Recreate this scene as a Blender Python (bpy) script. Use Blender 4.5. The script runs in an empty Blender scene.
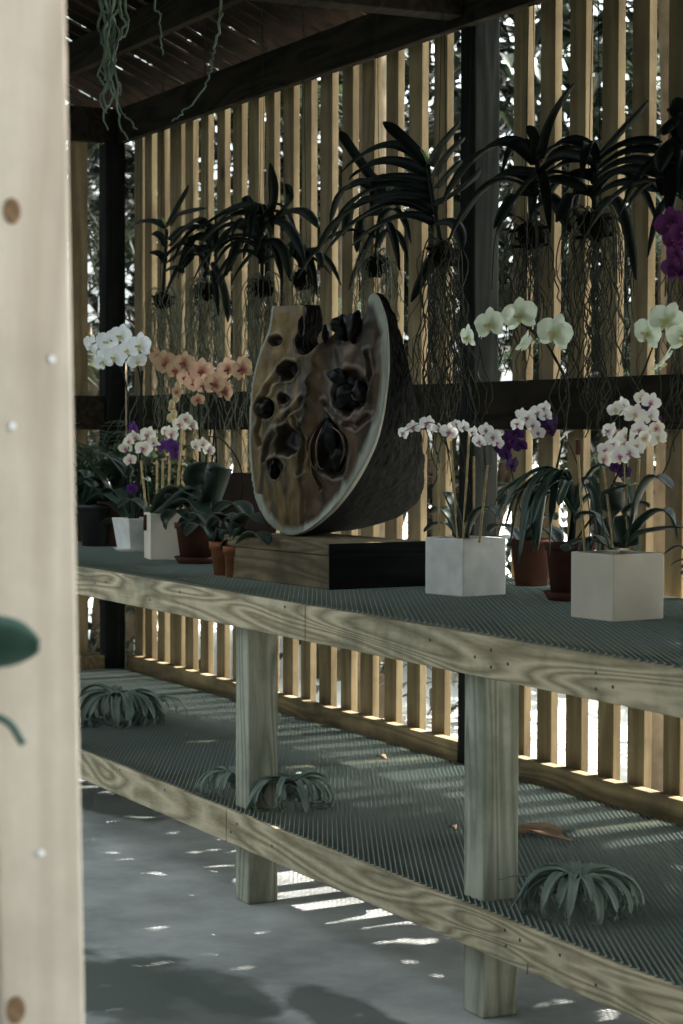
import bpy, bmesh, math, random
from mathutils import Vector, Matrix, Quaternion, noise as NZ_
PI = math.pi
SC = bpy.context.scene
COL = SC.collection
V = Vector

# ------------------------------------------------------------------ camera
CAM = V((3.9775, -2.3319, 1.2762)); TH, PI_, RO = 0.463, 0.037, 0.0026; FPX = 2132.3
FW = V((-math.cos(TH)*math.cos(PI_), math.sin(TH)*math.cos(PI_), -math.sin(PI_)))
_R = V((math.sin(TH), math.cos(TH), 0)); _U = _R.cross(FW)
RT = _R*math.cos(RO)+_U*math.sin(RO); UP = -_R*math.sin(RO)+_U*math.cos(RO)
def at(x, y, Y=None, Z=None, X=None, D=None):
    d = FW + RT*((x-341.5)/FPX) + UP*((512-y)/FPX)
    if Y is not None: t = (Y-CAM.y)/d.y
    elif Z is not None: t = (Z-CAM.z)/d.z
    elif X is not None: t = (X-CAM.x)/d.x
    else: t = D
    return CAM + d*t
cam = bpy.data.cameras.new('camera'); co = bpy.data.objects.new('camera', cam); COL.objects.link(co)
m = Matrix((RT, UP, -FW)).transposed().to_4x4(); m.translation = CAM; co.matrix_world = m
cam.sensor_fit = 'VERTICAL'; cam.sensor_height = 36; cam.lens = FPX*36/1024
cam.clip_start = .05; cam.clip_end = 300
cam.dof.use_dof = True; cam.dof.focus_distance = 5.7; cam.dof.aperture_fstop = 7.5
SC.camera = co

# ------------------------------------------------------------------ world, sun, exposure
SKY = 3.6; SUN = 80.0
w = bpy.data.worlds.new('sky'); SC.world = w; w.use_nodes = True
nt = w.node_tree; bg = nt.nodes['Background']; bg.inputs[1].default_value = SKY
tc = nt.nodes.new('ShaderNodeTexCoord'); sx = nt.nodes.new('ShaderNodeSeparateXYZ'); rp = nt.nodes.new('ShaderNodeValToRGB')
nt.links.new(tc.outputs['Generated'], sx.inputs[0]); nt.links.new(sx.outputs[2], rp.inputs[0]); nt.links.new(rp.outputs[0], bg.inputs[0])
rp.color_ramp.elements[0].position = .0; rp.color_ramp.elements[0].color = (.16, .17, .15, 1)
rp.color_ramp.elements[1].position = .25; rp.color_ramp.elements[1].color = (.86, .98, 1.0, 1)
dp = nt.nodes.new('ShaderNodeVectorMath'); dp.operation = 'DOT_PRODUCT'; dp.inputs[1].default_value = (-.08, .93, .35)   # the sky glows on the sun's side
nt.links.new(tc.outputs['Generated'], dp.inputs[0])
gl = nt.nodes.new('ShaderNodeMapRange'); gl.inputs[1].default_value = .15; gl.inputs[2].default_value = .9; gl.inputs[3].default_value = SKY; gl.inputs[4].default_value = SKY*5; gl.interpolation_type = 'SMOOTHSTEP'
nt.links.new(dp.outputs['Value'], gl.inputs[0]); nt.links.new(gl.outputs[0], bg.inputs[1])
sl = bpy.data.lights.new('sun', 'SUN'); so = bpy.data.objects.new('sun', sl); COL.objects.link(so)
sl.energy = SUN; sl.angle = math.radians(.35); sl.color = (1, .95, .86)
EL = math.radians(55); sdir = V((-.10, 1, 0)).normalized()*math.cos(EL) + V((0, 0, math.sin(EL)))
so.rotation_euler = sdir.to_track_quat('Z', 'Y').to_euler(); so.location = (0, 6, 12)
SC.view_settings.view_transform = 'Standard'; SC.view_settings.look = 'None'
SC.view_settings.gamma = 1; SC.view_settings.use_curve_mapping = False
SC.view_settings.exposure = -1.4

# ------------------------------------------------------------------ materials
def mat_base(name, rough=.7, spec=.3):
    mt = bpy.data.materials.new(name); mt.use_nodes = True
    n = mt.node_tree.nodes; b = n['Principled BSDF']
    b.inputs['Roughness'].default_value = rough
    b.inputs['Specular IOR Level'].default_value = spec
    return mt, mt.node_tree, b
def plain(name, c, rough=.6, spec=.3, noise=0, scale=20, c2=None, bump=0):
    mt, t, b = mat_base(name, rough, spec)
    b.inputs['Base Color'].default_value = (*c, 1)
    if noise or c2:
        tcn = t.nodes.new('ShaderNodeTexCoord'); nz = t.nodes.new('ShaderNodeTexNoise')
        nz.inputs['Scale'].default_value = scale; nz.inputs['Detail'].default_value = 5
        t.links.new(tcn.outputs['Object'], nz.inputs['Vector'])
        r = t.nodes.new('ShaderNodeValToRGB'); r.color_ramp.elements[0].position = .35; r.color_ramp.elements[1].position = .68
        c2 = c2 or tuple(x*(1-noise) for x in c)
        r.color_ramp.elements[0].color = (*c2, 1); r.color_ramp.elements[1].color = (*c, 1)
        t.links.new(nz.outputs[0], r.inputs[0]); t.links.new(r.outputs[0], b.inputs['Base Color'])
        if bump:
            bp = t.nodes.new('ShaderNodeBump'); bp.inputs['Strength'].default_value = bump; bp.inputs['Distance'].default_value = .004
            t.links.new(nz.outputs[0], bp.inputs['Height']); t.links.new(bp.outputs[0], b.inputs['Normal'])
    return mt
def wood(name, c1, c2, c3, axis='X', rings=14, rough=.8, spec=.2, bump=.35, seed=0, var=0, knots=True):
    """weathered board: long grain along axis, with growth-ring figure, stains and knots"""
    mt, t, b = mat_base(name, rough, spec)
    N = t.nodes; L = t.links
    tcn = N.new('ShaderNodeTexCoord')
    src = tcn.outputs['Object']
    if var:
        oi = N.new('ShaderNodeObjectInfo'); ad = N.new('ShaderNodeVectorMath'); ad.operation = 'ADD'
        sc = N.new('ShaderNodeMath'); sc.operation = 'MULTIPLY'; sc.inputs[1].default_value = 17
        L.new(oi.outputs['Random'], sc.inputs[0]); L.new(src, ad.inputs[0]); L.new(sc.outputs[0], ad.inputs[1]); src = ad.outputs[0]
    mp = N.new('ShaderNodeMapping'); mp.inputs['Location'].default_value = (seed, seed*1.7, seed*.6)
    s = {'X': (.10, 1, 1), 'Y': (1, .10, 1), 'Z': (1, 1, .10)}[axis]; mp.inputs['Scale'].default_value = s
    L.new(src, mp.inputs[0])
    wv = N.new('ShaderNodeTexNoise'); wv.inputs['Scale'].default_value = 9; wv.inputs['Detail'].default_value = 1.5; wv.inputs['Distortion'].default_value = .6
    L.new(mp.outputs[0], wv.inputs['Vector'])
    mu = N.new('ShaderNodeMath'); mu.operation = 'MULTIPLY'; mu.inputs[1].default_value = rings
    L.new(wv.outputs[0], mu.inputs[0])
    pp = N.new('ShaderNodeMath'); pp.operation = 'PINGPONG'; pp.inputs[1].default_value = 1
    L.new(mu.outputs[0], pp.inputs[0])
    fn = N.new('ShaderNodeTexNoise'); fn.inputs['Scale'].default_value = 160; fn.inputs['Detail'].default_value = 6
    L.new(mp.outputs[0], fn.inputs['Vector'])
    mx0 = N.new('ShaderNodeMix'); mx0.data_type = 'FLOAT'; mx0.inputs[0].default_value = .45
    L.new(pp.outputs[0], mx0.inputs[2]); L.new(fn.outputs[0], mx0.inputs[3])
    r = N.new('ShaderNodeValToRGB'); r.color_ramp.elements[0].position = .22; r.color_ramp.elements[1].position = .72
    r.color_ramp.elements[0].color = (*c2, 1); r.color_ramp.elements[1].color = (*c1, 1)
    L.new(mx0.outputs[0], r.inputs[0])
    st = N.new('ShaderNodeTexNoise'); st.inputs['Scale'].default_value = 4.5; st.inputs['Detail'].default_value = 6; st.inputs['Roughness'].default_value = .62
    L.new(src, st.inputs['Vector'])
    sr = N.new('ShaderNodeValToRGB'); sr.color_ramp.elements[0].position = .46; sr.color_ramp.elements[1].position = .66
    sr.color_ramp.elements[0].color = (0, 0, 0, 1); sr.color_ramp.elements[1].color = (1, 1, 1, 1)
    L.new(st.outputs[0], sr.inputs[0])
    mx = N.new('ShaderNodeMix'); mx.data_type = 'RGBA'; L.new(sr.outputs[0], mx.inputs[0]); L.new(r.outputs[0], mx.inputs[6])
    mx.inputs[7].default_value = (*c3, 1)
    sm = N.new('ShaderNodeMath'); sm.operation = 'MULTIPLY'; sm.inputs[1].default_value = .6; L.new(sr.outputs[0], sm.inputs[0]); L.new(sm.outputs[0], mx.inputs[0])
    out = mx.outputs[2]
    if knots:
        vo = N.new('ShaderNodeTexVoronoi'); vo.inputs['Scale'].default_value = 3.2
        mp2 = N.new('ShaderNodeMapping'); mp2.inputs['Scale'].default_value = {'X': (.7, 1, 1), 'Y': (1, .7, 1), 'Z': (1, 1, .7)}[axis]; L.new(src, mp2.inputs[0]); L.new(mp2.outputs[0], vo.inputs['Vector'])
        kr = N.new('ShaderNodeValToRGB'); kr.color_ramp.elements[0].position = .03; kr.color_ramp.elements[1].position = .085
        kr.color_ramp.elements[0].color = (.12, .09, .06, 1); kr.color_ramp.elements[1].color = (1, 1, 1, 1); L.new(vo.outputs['Distance'], kr.inputs[0])
        km = N.new('ShaderNodeMix'); km.data_type = 'RGBA'; km.blend_type = 'MULTIPLY'; km.inputs[0].default_value = .8
        L.new(out, km.inputs[6]); L.new(kr.outputs[0], km.inputs[7]); out = km.outputs[2]
    if var:
        hv = N.new('ShaderNodeHueSaturation'); mr = N.new('ShaderNodeMapRange'); mr.inputs[3].default_value = 1-var; mr.inputs[4].default_value = 1+var
        L.new(oi.outputs['Random'], mr.inputs[0]); L.new(mr.outputs[0], hv.inputs['Value']); L.new(out, hv.inputs['Color']); out = hv.outputs[0]
    L.new(out, b.inputs['Base Color'])
    bp = N.new('ShaderNodeBump'); bp.inputs['Strength'].default_value = bump; bp.inputs['Distance'].default_value = .003
    L.new(mx0.outputs[0], bp.inputs['Height']); L.new(bp.outputs[0], b.inputs['Normal'])
    return mt
def leafmat(name, c, c2, rough=.45, trans=.25, spec=.4, scale=12):
    mt, t, b = mat_base(name, rough, spec)
    N = t.nodes; L = t.links
    tcn = N.new('ShaderNodeTexCoord'); nz = N.new('ShaderNodeTexNoise'); nz.inputs['Scale'].default_value = scale; nz.inputs['Detail'].default_value = 3
    L.new(tcn.outputs['Object'], nz.inputs['Vector'])
    r = N.new('ShaderNodeValToRGB'); r.color_ramp.elements[0].position = .38; r.color_ramp.elements[1].position = .64
    r.color_ramp.elements[0].color = (*c, 1); r.color_ramp.elements[1].color = (*c2, 1)
    L.new(nz.outputs[0], r.inputs[0]); L.new(r.outputs[0], b.inputs['Base Color'])
    if trans:
        tr = N.new('ShaderNodeBsdfTranslucent'); L.new(r.outputs[0], tr.inputs[0])
        ms = N.new('ShaderNodeMixShader'); ms.inputs[0].default_value = trans
        L.new(b.outputs[0], ms.inputs[1]); L.new(tr.outputs[0], ms.inputs[2]); L.new(ms.outputs[0], N['Material Output'].inputs[0])
    return mt
def petalmat(name, cin, cout, edge=.35, trans=.3, veins=None):
    mt, t, b = mat_base(name, .55, .25)
    N = t.nodes; L = t.links
    tcn = N.new('ShaderNodeTexCoord'); ln = N.new('ShaderNodeVectorMath'); ln.operation = 'LENGTH'
    L.new(tcn.outputs['Object'], ln.inputs[0])
    r = N.new('ShaderNodeValToRGB'); r.color_ramp.elements[0].position = .05; r.color_ramp.elements[1].position = edge
    r.color_ramp.elements[0].color = (*cin, 1); r.color_ramp.elements[1].color = (*cout, 1)
    L.new(ln.outputs['Value'], r.inputs[0]); out = r.outputs[0]
    if veins:
        nz = N.new('ShaderNodeTexNoise'); nz.inputs['Scale'].default_value = 9; L.new(tcn.outputs['Object'], nz.inputs['Vector'])
        vr = N.new('ShaderNodeValToRGB'); vr.color_ramp.elements[0].position = .5; vr.color_ramp.elements[1].position = .62
        L.new(nz.outputs[0], vr.inputs[0])
        mx = N.new('ShaderNodeMix'); mx.data_type = 'RGBA'; L.new(vr.outputs[0], mx.inputs[0]); L.new(out, mx.inputs[6]); mx.inputs[7].default_value = (*veins, 1); out = mx.outputs[2]
    L.new(out, b.inputs['Base Color'])
    tr = N.new('ShaderNodeBsdfTranslucent'); L.new(out, tr.inputs[0])
    ms = N.new('ShaderNodeMixShader'); ms.inputs[0].default_value = trans
    L.new(b.outputs[0], ms.inputs[1]); L.new(tr.outputs[0], ms.inputs[2]); L.new(ms.outputs[0], N['Material Output'].inputs[0])
    return mt

M = {}
M['board'] = wood('weathered_board', (.64, .545, .39), (.28, .225, .145), (.12, .125, .085), 'X', rings=26, rough=.85)
M['legwood'] = wood('weathered_leg', (.46, .46, .38), (.24, .245, .19), (.12, .15, .11), 'Z', rings=22, var=.08, knots=False)
M['slat'] = wood('slat_wood', (.27, .205, .115), (.16, .115, .06), (.12, .085, .048), 'Z', rings=9, rough=.75, bump=.15, knots=True)
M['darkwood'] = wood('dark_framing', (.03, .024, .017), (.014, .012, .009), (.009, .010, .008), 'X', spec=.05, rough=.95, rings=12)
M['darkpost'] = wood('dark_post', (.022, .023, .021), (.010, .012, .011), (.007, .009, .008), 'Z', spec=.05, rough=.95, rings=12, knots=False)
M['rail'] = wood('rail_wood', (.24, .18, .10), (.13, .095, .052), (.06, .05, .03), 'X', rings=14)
M['pale'] = wood('pale_post', (.62, .535, .455), (.49, .405, .33), (.40, .34, .28), 'Z', rings=7, bump=.1, rough=.75)
M['lath'] = wood('roof_lath', (.022, .015, .010), (.010, .008, .006), (.007, .007, .006), 'Y', rings=8, spec=.02, rough=.95)
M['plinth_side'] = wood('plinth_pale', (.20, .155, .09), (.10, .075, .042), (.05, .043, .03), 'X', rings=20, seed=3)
M['plinth_shaded'] = wood('plinth_shaded', (.014, .015, .014), (.006, .007, .007), (.005, .006, .006), 'Y', rings=18, seed=5, spec=.05)
M['mesh'] = plain('shelf_mesh_galvanised', (.175, .215, .20), .5, .5)
M['mesh'].node_tree.nodes['Principled BSDF'].inputs['Metallic'].default_value = .0
M['knot'] = plain('post_knot', (.26, .16, .09), .8, .2, noise=.5, scale=60)
M['nail'] = plain('nail_steel', (.05, .05, .045), .5, .5)
M['nail_bright'] = plain('nail_bright', (.85, .86, .9), .3, .8)
M['terracotta'] = plain('terracotta', (.30, .12, .06), .85, .1, noise=.45, scale=18)
M['terracotta_dark'] = plain('terracotta_dark', (.085, .036, .026), .9, .1, noise=.4, scale=14)
M['blackpot'] = plain('black_plastic', (.02, .02, .02), .5, .3)
M['brownbox'] = plain('brown_planter', (.02, .014, .012), .8, .1, noise=.3)
M['whitepot'] = plain('white_ceramic', (.74, .74, .72), .45, .3, c2=(.60, .60, .59), scale=22)
M['beigepot'] = plain('beige_ceramic', (.70, .63, .54), .5, .3, c2=(.60, .54, .46), scale=9)
M['soil'] = plain('bark_mix', (.05, .035, .022), .95, .05, noise=.6, scale=60)
M['tray'] = plain('clear_saucer', (.6, .63, .62), .25, .5)
M['stake'] = plain('bamboo', (.50, .38, .19), .6, .2, noise=.3, scale=60)
M['stemgreen'] = plain('green_stem', (.06, .09, .04), .6, .2)
M['stemdark'] = plain('dark_stem', (.010, .013, .009), .7, .1)
M['orchidleaf'] = leafmat('orchid_leaf', (.010, .024, .016), (.020, .042, .028), rough=.5, trans=.08, spec=.5)
M['strapleaf'] = leafmat('strap_leaf', (.022, .05, .036), (.05, .095, .07), rough=.4, trans=.12)
M['vanda'] = leafmat('vanda_leaf', (.005, .008, .006), (.011, .017, .012), rough=.6, trans=.03, spec=.08)
M['vanda_new'] = leafmat('vanda_new_leaf', (.20, .30, .11), (.30, .40, .18), trans=.4)
M['root'] = plain('aerial_root', (.15, .165, .12), .8, .1, noise=.6, scale=30)
M['rootdark'] = plain('dark_root', (.06, .063, .048), .8, .1, noise=.6, scale=30)
M['rootgreen'] = plain('green_root', (.15, .20, .15), .8, .1, noise=.4, scale=30)
M['basket'] = plain('basket_wood', (.007, .006, .005), .95, .03)
M['airplant'] = leafmat('air_plant_leaf', (.13, .18, .155), (.25, .30, .265), rough=.75, trans=.08, spec=.15, scale=9)
M['palm'] = leafmat('palm_leaflet', (.025, .04, .022), (.06, .08, .042), rough=.25, trans=.28, spec=.8)
M['shrub'] = leafmat('shrub_leaf', (.011, .018, .011), (.028, .04, .023), rough=.3, trans=.2, spec=.8)
M['fern'] = leafmat('fern_leaf', (.02, .05, .028), (.05, .10, .05), rough=.4, trans=.25, spec=.4)
M['trunk'] = plain('palm_trunk', (.20, .16, .11), .9, .1, noise=.5, scale=8)
M['deadleaf'] = leafmat('dead_leaf', (.13, .065, .03), (.22, .12, .06), rough=.7, trans=.1)
M['fgleaf'] = leafmat('foreground_leaf', (.05, .11, .085), (.085, .16, .125), rough=.5, trans=.15)
M['sand'] = plain('sunlit_sand', (.78, .76, .72), .95, .05, noise=.15, scale=3)
M['grass'] = plain('dark_grass', (.02, .03, .014), .95, .05, noise=.5, scale=6)
M['block'] = plain('pale_block', (.62, .52, .36), .9, .1, noise=.2, scale=8)
M['w_white'] = petalmat('white_petal', (.80, .84, .70), (.90, .91, .93), edge=.2)
M['w_cream'] = petalmat('cream_petal', (.75, .52, .45), (.88, .86, .74), edge=.3)
M['w_mini'] = petalmat('mini_white_petal', (.66, .45, .52), (.88, .86, .83), edge=.14)
M['w_green'] = petalmat('green_white_petal', (.60, .66, .40), (.74, .80, .66), edge=.2)
M['peach'] = petalmat('peach_petal', (.50, .18, .14), (.82, .54, .38), edge=.2)
M['peach_dark'] = petalmat('copper_petal', (.35, .12, .09), (.50, .33, .20), edge=.25)
M['purple'] = petalmat('purple_petal', (.05, .008, .07), (.10, .025, .20), edge=.3)
M['purple_dark'] = petalmat('dark_purple_petal', (.02, .005, .03), (.055, .015, .10), edge=.3)
M['magenta'] = petalmat('magenta_petal', (.05, .008, .05), (.10, .02, .10), edge=.3)
M['lip_yellow'] = plain('yellow_lip', (.55, .50, .28), .5)
M['lip_pink'] = plain('pink_lip', (.42, .14, .26), .5)
M['lip_red'] = plain('red_lip', (.28, .07, .06), .5)
M['lip_dark'] = plain('dark_lip', (.12, .01, .10), .5)
M['bud'] = plain('bud', (.50, .42, .22), .6)

# concrete
def concrete():
    mt, t, b = mat_base('concrete_floor', .85, .2); N = t.nodes; L = t.links
    tcn = N.new('ShaderNodeTexCoord'); nz = N.new('ShaderNodeTexNoise'); nz.inputs['Scale'].default_value = 2.2; nz.inputs['Detail'].default_value = 9; nz.inputs['Roughness'].default_value = .6
    L.new(tcn.outputs['Object'], nz.inputs['Vector'])
    r = N.new('ShaderNodeValToRGB'); r.color_ramp.elements[0].position = .36; r.color_ramp.elements[1].position = .62
    r.color_ramp.elements[0].color = (.25, .26, .26, 1); r.color_ramp.elements[1].color = (.46, .475, .47, 1)
    L.new(nz.outputs[0], r.inputs[0])
    # damp stains
    def stain(cx, cy, rx, ry, prev, col, amt):
        mp = N.new('ShaderNodeMapping'); mp.inputs['Location'].default_value = (-cx/rx, -cy/ry, 0); mp.inputs['Scale'].default_value = (1/rx, 1/ry, 0)
        n2 = N.new('ShaderNodeTexNoise'); n2.inputs['Scale'].default_value = 6; n2.inputs['Detail'].default_value = 5; L.new(tcn.outputs['Object'], n2.inputs['Vector'])
        ml = N.new('ShaderNodeMapRange'); ml.inputs[3].default_value = -.55; ml.inputs[4].default_value = .55; L.new(n2.outputs[0], ml.inputs[0])
        L.new(tcn.outputs['Object'], mp.inputs[0])
        le = N.new('ShaderNodeVectorMath'); le.operation = 'LENGTH'; L.new(mp.outputs[0], le.inputs[0])
        ad = N.new('ShaderNodeMath'); ad.operation = 'ADD'; L.new(le.outputs['Value'], ad.inputs[0]); L.new(ml.outputs[0], ad.inputs[1])
        mr = N.new('ShaderNodeMapRange'); mr.inputs[1].default_value = .75; mr.inputs[2].default_value = 1.0; mr.inputs[3].default_value = amt; mr.inputs[4].default_value = 0
        L.new(ad.outputs[0], mr.inputs[0])
        mx = N.new('ShaderNodeMix'); mx.data_type = 'RGBA'; L.new(mr.outputs[0], mx.inputs[0]); L.new(prev, mx.inputs[6]); mx.inputs[7].default_value = (*col, 1)
        return mx.outputs[2]
    out = r.outputs[0]
    for (px, py, rx, ry) in [(165, 1000, .55, .22), (110, 985, .35, .2), (215, 990, .3, .12), (345, 1015, .3, .1), (110, 800, .5, .16)]:
        q = at(px, py, Z=0); out = stain(q.x, q.y, rx, ry, out, (.085, .10, .09), .8)
    L.new(out, b.inputs['Base Color'])
    bp = N.new('ShaderNodeBump'); bp.inputs['Strength'].default_value = .25; bp.inputs['Distance'].default_value = .01
    L.new(nz.outputs[0], bp.inputs['Height']); L.new(bp.outputs[0], b.inputs['Normal'])
    return mt
M['concrete'] = concrete()

# ------------------------------------------------------------------ mesh helpers
class MB:
    def __init__(s): s.v = []; s.f = []; s.mi = []
    def add(s, vs, fs, mi=0):
        o = len(s.v); s.v += [tuple(x) for x in vs]; s.f += [tuple(i+o for i in f) for f in fs]; s.mi += [mi]*len(fs)
    def box(s, a, b, mi=0):
        x0, y0, z0 = a; x1, y1, z1 = b
        s.add([(x0,y0,z0),(x1,y0,z0),(x1,y1,z0),(x0,y1,z0),(x0,y0,z1),(x1,y0,z1),(x1,y1,z1),(x0,y1,z1)],
              [(0,3,2,1),(4,5,6,7),(0,1,5,4),(1,2,6,5),(2,3,7,6),(3,0,4,7)], mi)
    def tube(s, pts, r, n=6, mi=0):
        pts = [V(p) for p in pts]; k = len(pts)
        if not isinstance(r, (list, tuple)): r = [r]*k
        vs = []; prev = None
        for i, p in enumerate(pts):
            d = (pts[min(i+1, k-1)]-pts[max(i-1, 0)])
            if d.length < 1e-9: d = V((0,0,1))
            d.normalize()
            a = prev if prev else (V((0,0,1)) if abs(d.z) < .9 else V((1,0,0)))
            e = d.cross(a)
            if e.length < 1e-5: e = d.cross(V((0,1,0)))
            e.normalize(); g = e.cross(d).normalized(); prev = g
            for j in range(n):
                t = 2*PI*j/n; vs.append(p+(e*math.cos(t)+g*math.sin(t))*r[i])
        fs = [(i*n+j, i*n+(j+1)%n, (i+1)*n+(j+1)%n, (i+1)*n+j) for i in range(k-1) for j in range(n)]
        fs += [tuple(range(n-1, -1, -1)), tuple((k-1)*n+j for j in range(n))]
        s.add(vs, fs, mi)
    def lathe(s, prof, n=24, c=(0,0,0), mi=0):
        vs = [(c[0]+r*math.cos(2*PI*j/n), c[1]+r*math.sin(2*PI*j/n), c[2]+z) for r, z in prof for j in range(n)]
        fs = [(i*n+j, i*n+(j+1)%n, (i+1)*n+(j+1)%n, (i+1)*n+j) for i in range(len(prof)-1) for j in range(n)]
        s.add(vs, fs, mi)
    def leaf(s, pts, wid, side=None, fold=.25, mi=0, thick=.0):
        """strap leaf along pts, widths wid, V-folded"""
        pts = [V(p) for p in pts]; k = len(pts); vs = []
        for i, p in enumerate(pts):
            d = (pts[min(i+1, k-1)]-pts[max(i-1, 0)]).normalized()
            if side is None:
                e = d.cross(V((0,0,1)))
                if e.length < .15: e = d.cross(V((.45,.9,.1)))
            else: e = V(side)-d*V(side).dot(d)
            e.normalize(); nrm = e.cross(d).normalized()
            if i and e.dot(pe) < 0: e = -e; nrm = -nrm
            pe = e
            wv = wid[i]*.5
            vs += [p-e*wv+nrm*wv*fold, p-e*wv*.5+nrm*wv*fold*.35, p, p+e*wv*.5+nrm*wv*fold*.35, p+e*wv+nrm*wv*fold]
        fs = [(i*5+j, i*5+j+1, (i+1)*5+j+1, (i+1)*5+j) for i in range(k-1) for j in range(4)]
        s.add(vs, fs, mi)
    def ball(s, c, r, n=8, m_=6, sq=(1,1,1), mi=0):
        vs = []
        for i in range(m_+1):
            t = PI*i/m_
            for j in range(n):
                a = 2*PI*j/n; vs.append((c[0]+r*sq[0]*math.sin(t)*math.cos(a), c[1]+r*sq[1]*math.sin(t)*math.sin(a), c[2]+r*sq[2]*math.cos(t)))
        s.add(vs, [(i*n+j, (i+1)*n+j, (i+1)*n+(j+1)%n, i*n+(j+1)%n) for i in range(m_) for j in range(n)], mi)
    def build(s, name, mats, parent=None, smooth=True, bevel=0, solid=0, origin=None):
        me = bpy.data.meshes.new(name)
        off = V(origin) if origin is not None else (parent_world(parent) if parent else V((0,0,0)))
        me.from_pydata([tuple(V(v)-off) for v in s.v], [], s.f)
        if not isinstance(mats, (list, tuple)): mats = [mats]
        for q in mats: me.materials.append(q)
        if len(mats) > 1: me.polygons.foreach_set('material_index', s.mi)
        if smooth: me.polygons.foreach_set('use_smooth', [True]*len(me.polygons))
        me.update()
        o = bpy.data.objects.new(name, me); COL.objects.link(o)
        if parent: o.parent = parent; o.location = off-parent_world(parent)
        else: o.location = off
        if bevel:
            bv = o.modifiers.new('bevel', 'BEVEL'); bv.width = bevel; bv.segments = 2; bv.limit_method = 'ANGLE'
        if solid:
            sd = o.modifiers.new('solid', 'SOLIDIFY'); sd.thickness = solid; sd.offset = 0
        return o
def parent_world(o):
    p = V((0,0,0))
    while o: p = p+V(o.location); o = o.parent
    return p
def tag(o, label=None, cat=None, group=None, kind=None):
    if label: o['label'] = label
    if cat: o['category'] = cat
    if group: o['group'] = group
    if kind: o['kind'] = kind
    return o
def thing(name, loc, label, cat, group=None):
    o = bpy.data.objects.new(name, None); COL.objects.link(o); o.location = loc; o.empty_display_size = .05
    return tag(o, label, cat, group)
def bez(a, c, b, n=9):
    a, b, c = V(a), V(b), V(c)
    return [a*(1-t)**2+c*2*t*(1-t)+b*t*t for t in [i/(n-1) for i in range(n)]]
def through(a, mid, b, n=9):
    a, b, mid = V(a), V(b), V(mid)
    return bez(a, mid*2-(a+b)*.5, b, n)
def smooth_path(pts, k=6):
    pts = [V(p) for p in pts]; out = []
    P = [pts[0]*2-pts[1]]+pts+[pts[-1]*2-pts[-2]]
    for i in range(1, len(P)-2):
        for j in range(k):
            t = j/k; a, b, c, d = P[i-1], P[i], P[i+1], P[i+2]
            out.append(.5*((2*b)+(c-a)*t+(2*a-5*b+4*c-d)*t*t+(-a+3*b-3*c+d)*t**3))
    return out+[pts[-1]]
def strapw(n, w, tip=.35):
    return [w*min(1, .62+i/(n-1)*1.6)*max(.06, min(1, ((1-i/(n-1))/tip)**.6 if i/(n-1) > 1-tip else 1)) for i in range(n)]
def box_obj(name, a, b, mt, parent=None, bevel=.003):
    q = MB(); q.box(a, b); return q.build(name, mt, parent, smooth=False, bevel=bevel)
def noise_r(rng, s): return V((rng.uniform(-s, s), rng.uniform(-s, s), rng.uniform(-s, s)))

# ------------------------------------------------------------------ the setting
YW = .944
st = lambda o: tag(o, kind='structure')
q = MB(); q.box((-4.85, -3.2, -.12), (4.6, 1.10, 0)); st(q.build('floor', M['concrete'], smooth=False))
q = MB(); q.box((-90, 1.1, -.5), (60, 90, -.16))
st(q.build('ground', M['sand'], smooth=False))
q = MB(); q.box((-90, -40, -.5), (60, 1.1, -.165))
st(q.build('lawn', M['grass'], smooth=False))  # unseen front ground, made dark to cut bounce light into the house

# back wall slats : (left, right) edges
YS0, YS1 = .982, 1.007
edges = [(134,142),(144.5,151.5),(157,164),(170,181),(185,193),(200,208),(216,224),(232,241),(248,258),(265.5,274),(283,293),(301.5,311),(320,332),(342,352.5),(361.5,374),(385,397),(408,421),(433,446),
         (512.5,526.5),(540,554.5),(569,585),(601,617),(631,648),(667,684)]
XE = [(at(a, 120, Y=YS0).x, at(b, 120, Y=YS0).x) for a, b in edges]
x = XE[-1][0]
for i in range(9):
    x += .156; XE.append((x, x+.084))
XE = [e for e in XE if not (e[1] > -1.765 and e[0] < -1.69)]
rng = random.Random(4)
q = MB()
for a, b in XE:
    if b-a < .07: b = a+.08
    dy = rng.uniform(0, .004)
    q.box((a, YS0+dy, .06), (b, YS1+dy, 2.60))
st(q.build('wall_back', M['slat'], smooth=False, bevel=.002))
# left wall slats
XL = -4.70
q = MB(); y = .70-.155*4
while y < .80:
    q.box((XL-.021, y, .06), (XL, y+.084, 2.60)); y += .155
st(q.build('wall_left', M['slat'], smooth=False, bevel=.002))
q = MB(); y = -.30
while y < .95: q.box((1.62, y, .06), (1.64, y+.105, 2.9)); y += .125
st(q.build('added_wall_right', M['slat'], smooth=False))  # unseen end wall added to darken the right side
# rails
def rail(name, a, b, mt): return st(box_obj(name, a, b, mt, bevel=.003))
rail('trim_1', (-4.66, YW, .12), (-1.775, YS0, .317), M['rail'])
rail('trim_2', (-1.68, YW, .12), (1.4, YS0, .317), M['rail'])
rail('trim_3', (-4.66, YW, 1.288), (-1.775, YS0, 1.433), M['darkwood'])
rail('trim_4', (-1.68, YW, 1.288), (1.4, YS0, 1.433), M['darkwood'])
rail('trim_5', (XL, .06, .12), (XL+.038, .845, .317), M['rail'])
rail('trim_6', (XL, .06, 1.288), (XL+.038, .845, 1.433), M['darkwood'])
def beam(a, b, label, mt=None):
    o = box_obj('roof_beam', a, b, mt or M['darkwood'], bevel=.004); return tag(o, label, 'beam')
beam((-4.70, YW-.038, 2.514), (1.6, YW, 2.659), 'dark wooden top plate beam running along the top of the back slat wall')
beam((-4.70, -.62, 2.514), (-4.662, YW-.04, 2.659), 'dark short beam across the top of the left end wall')
beam((-1.775, -.55, 2.54), (-1.685, YW-.039, 2.68), 'thick dark tie beam reaching forward from the tall square post')
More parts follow.
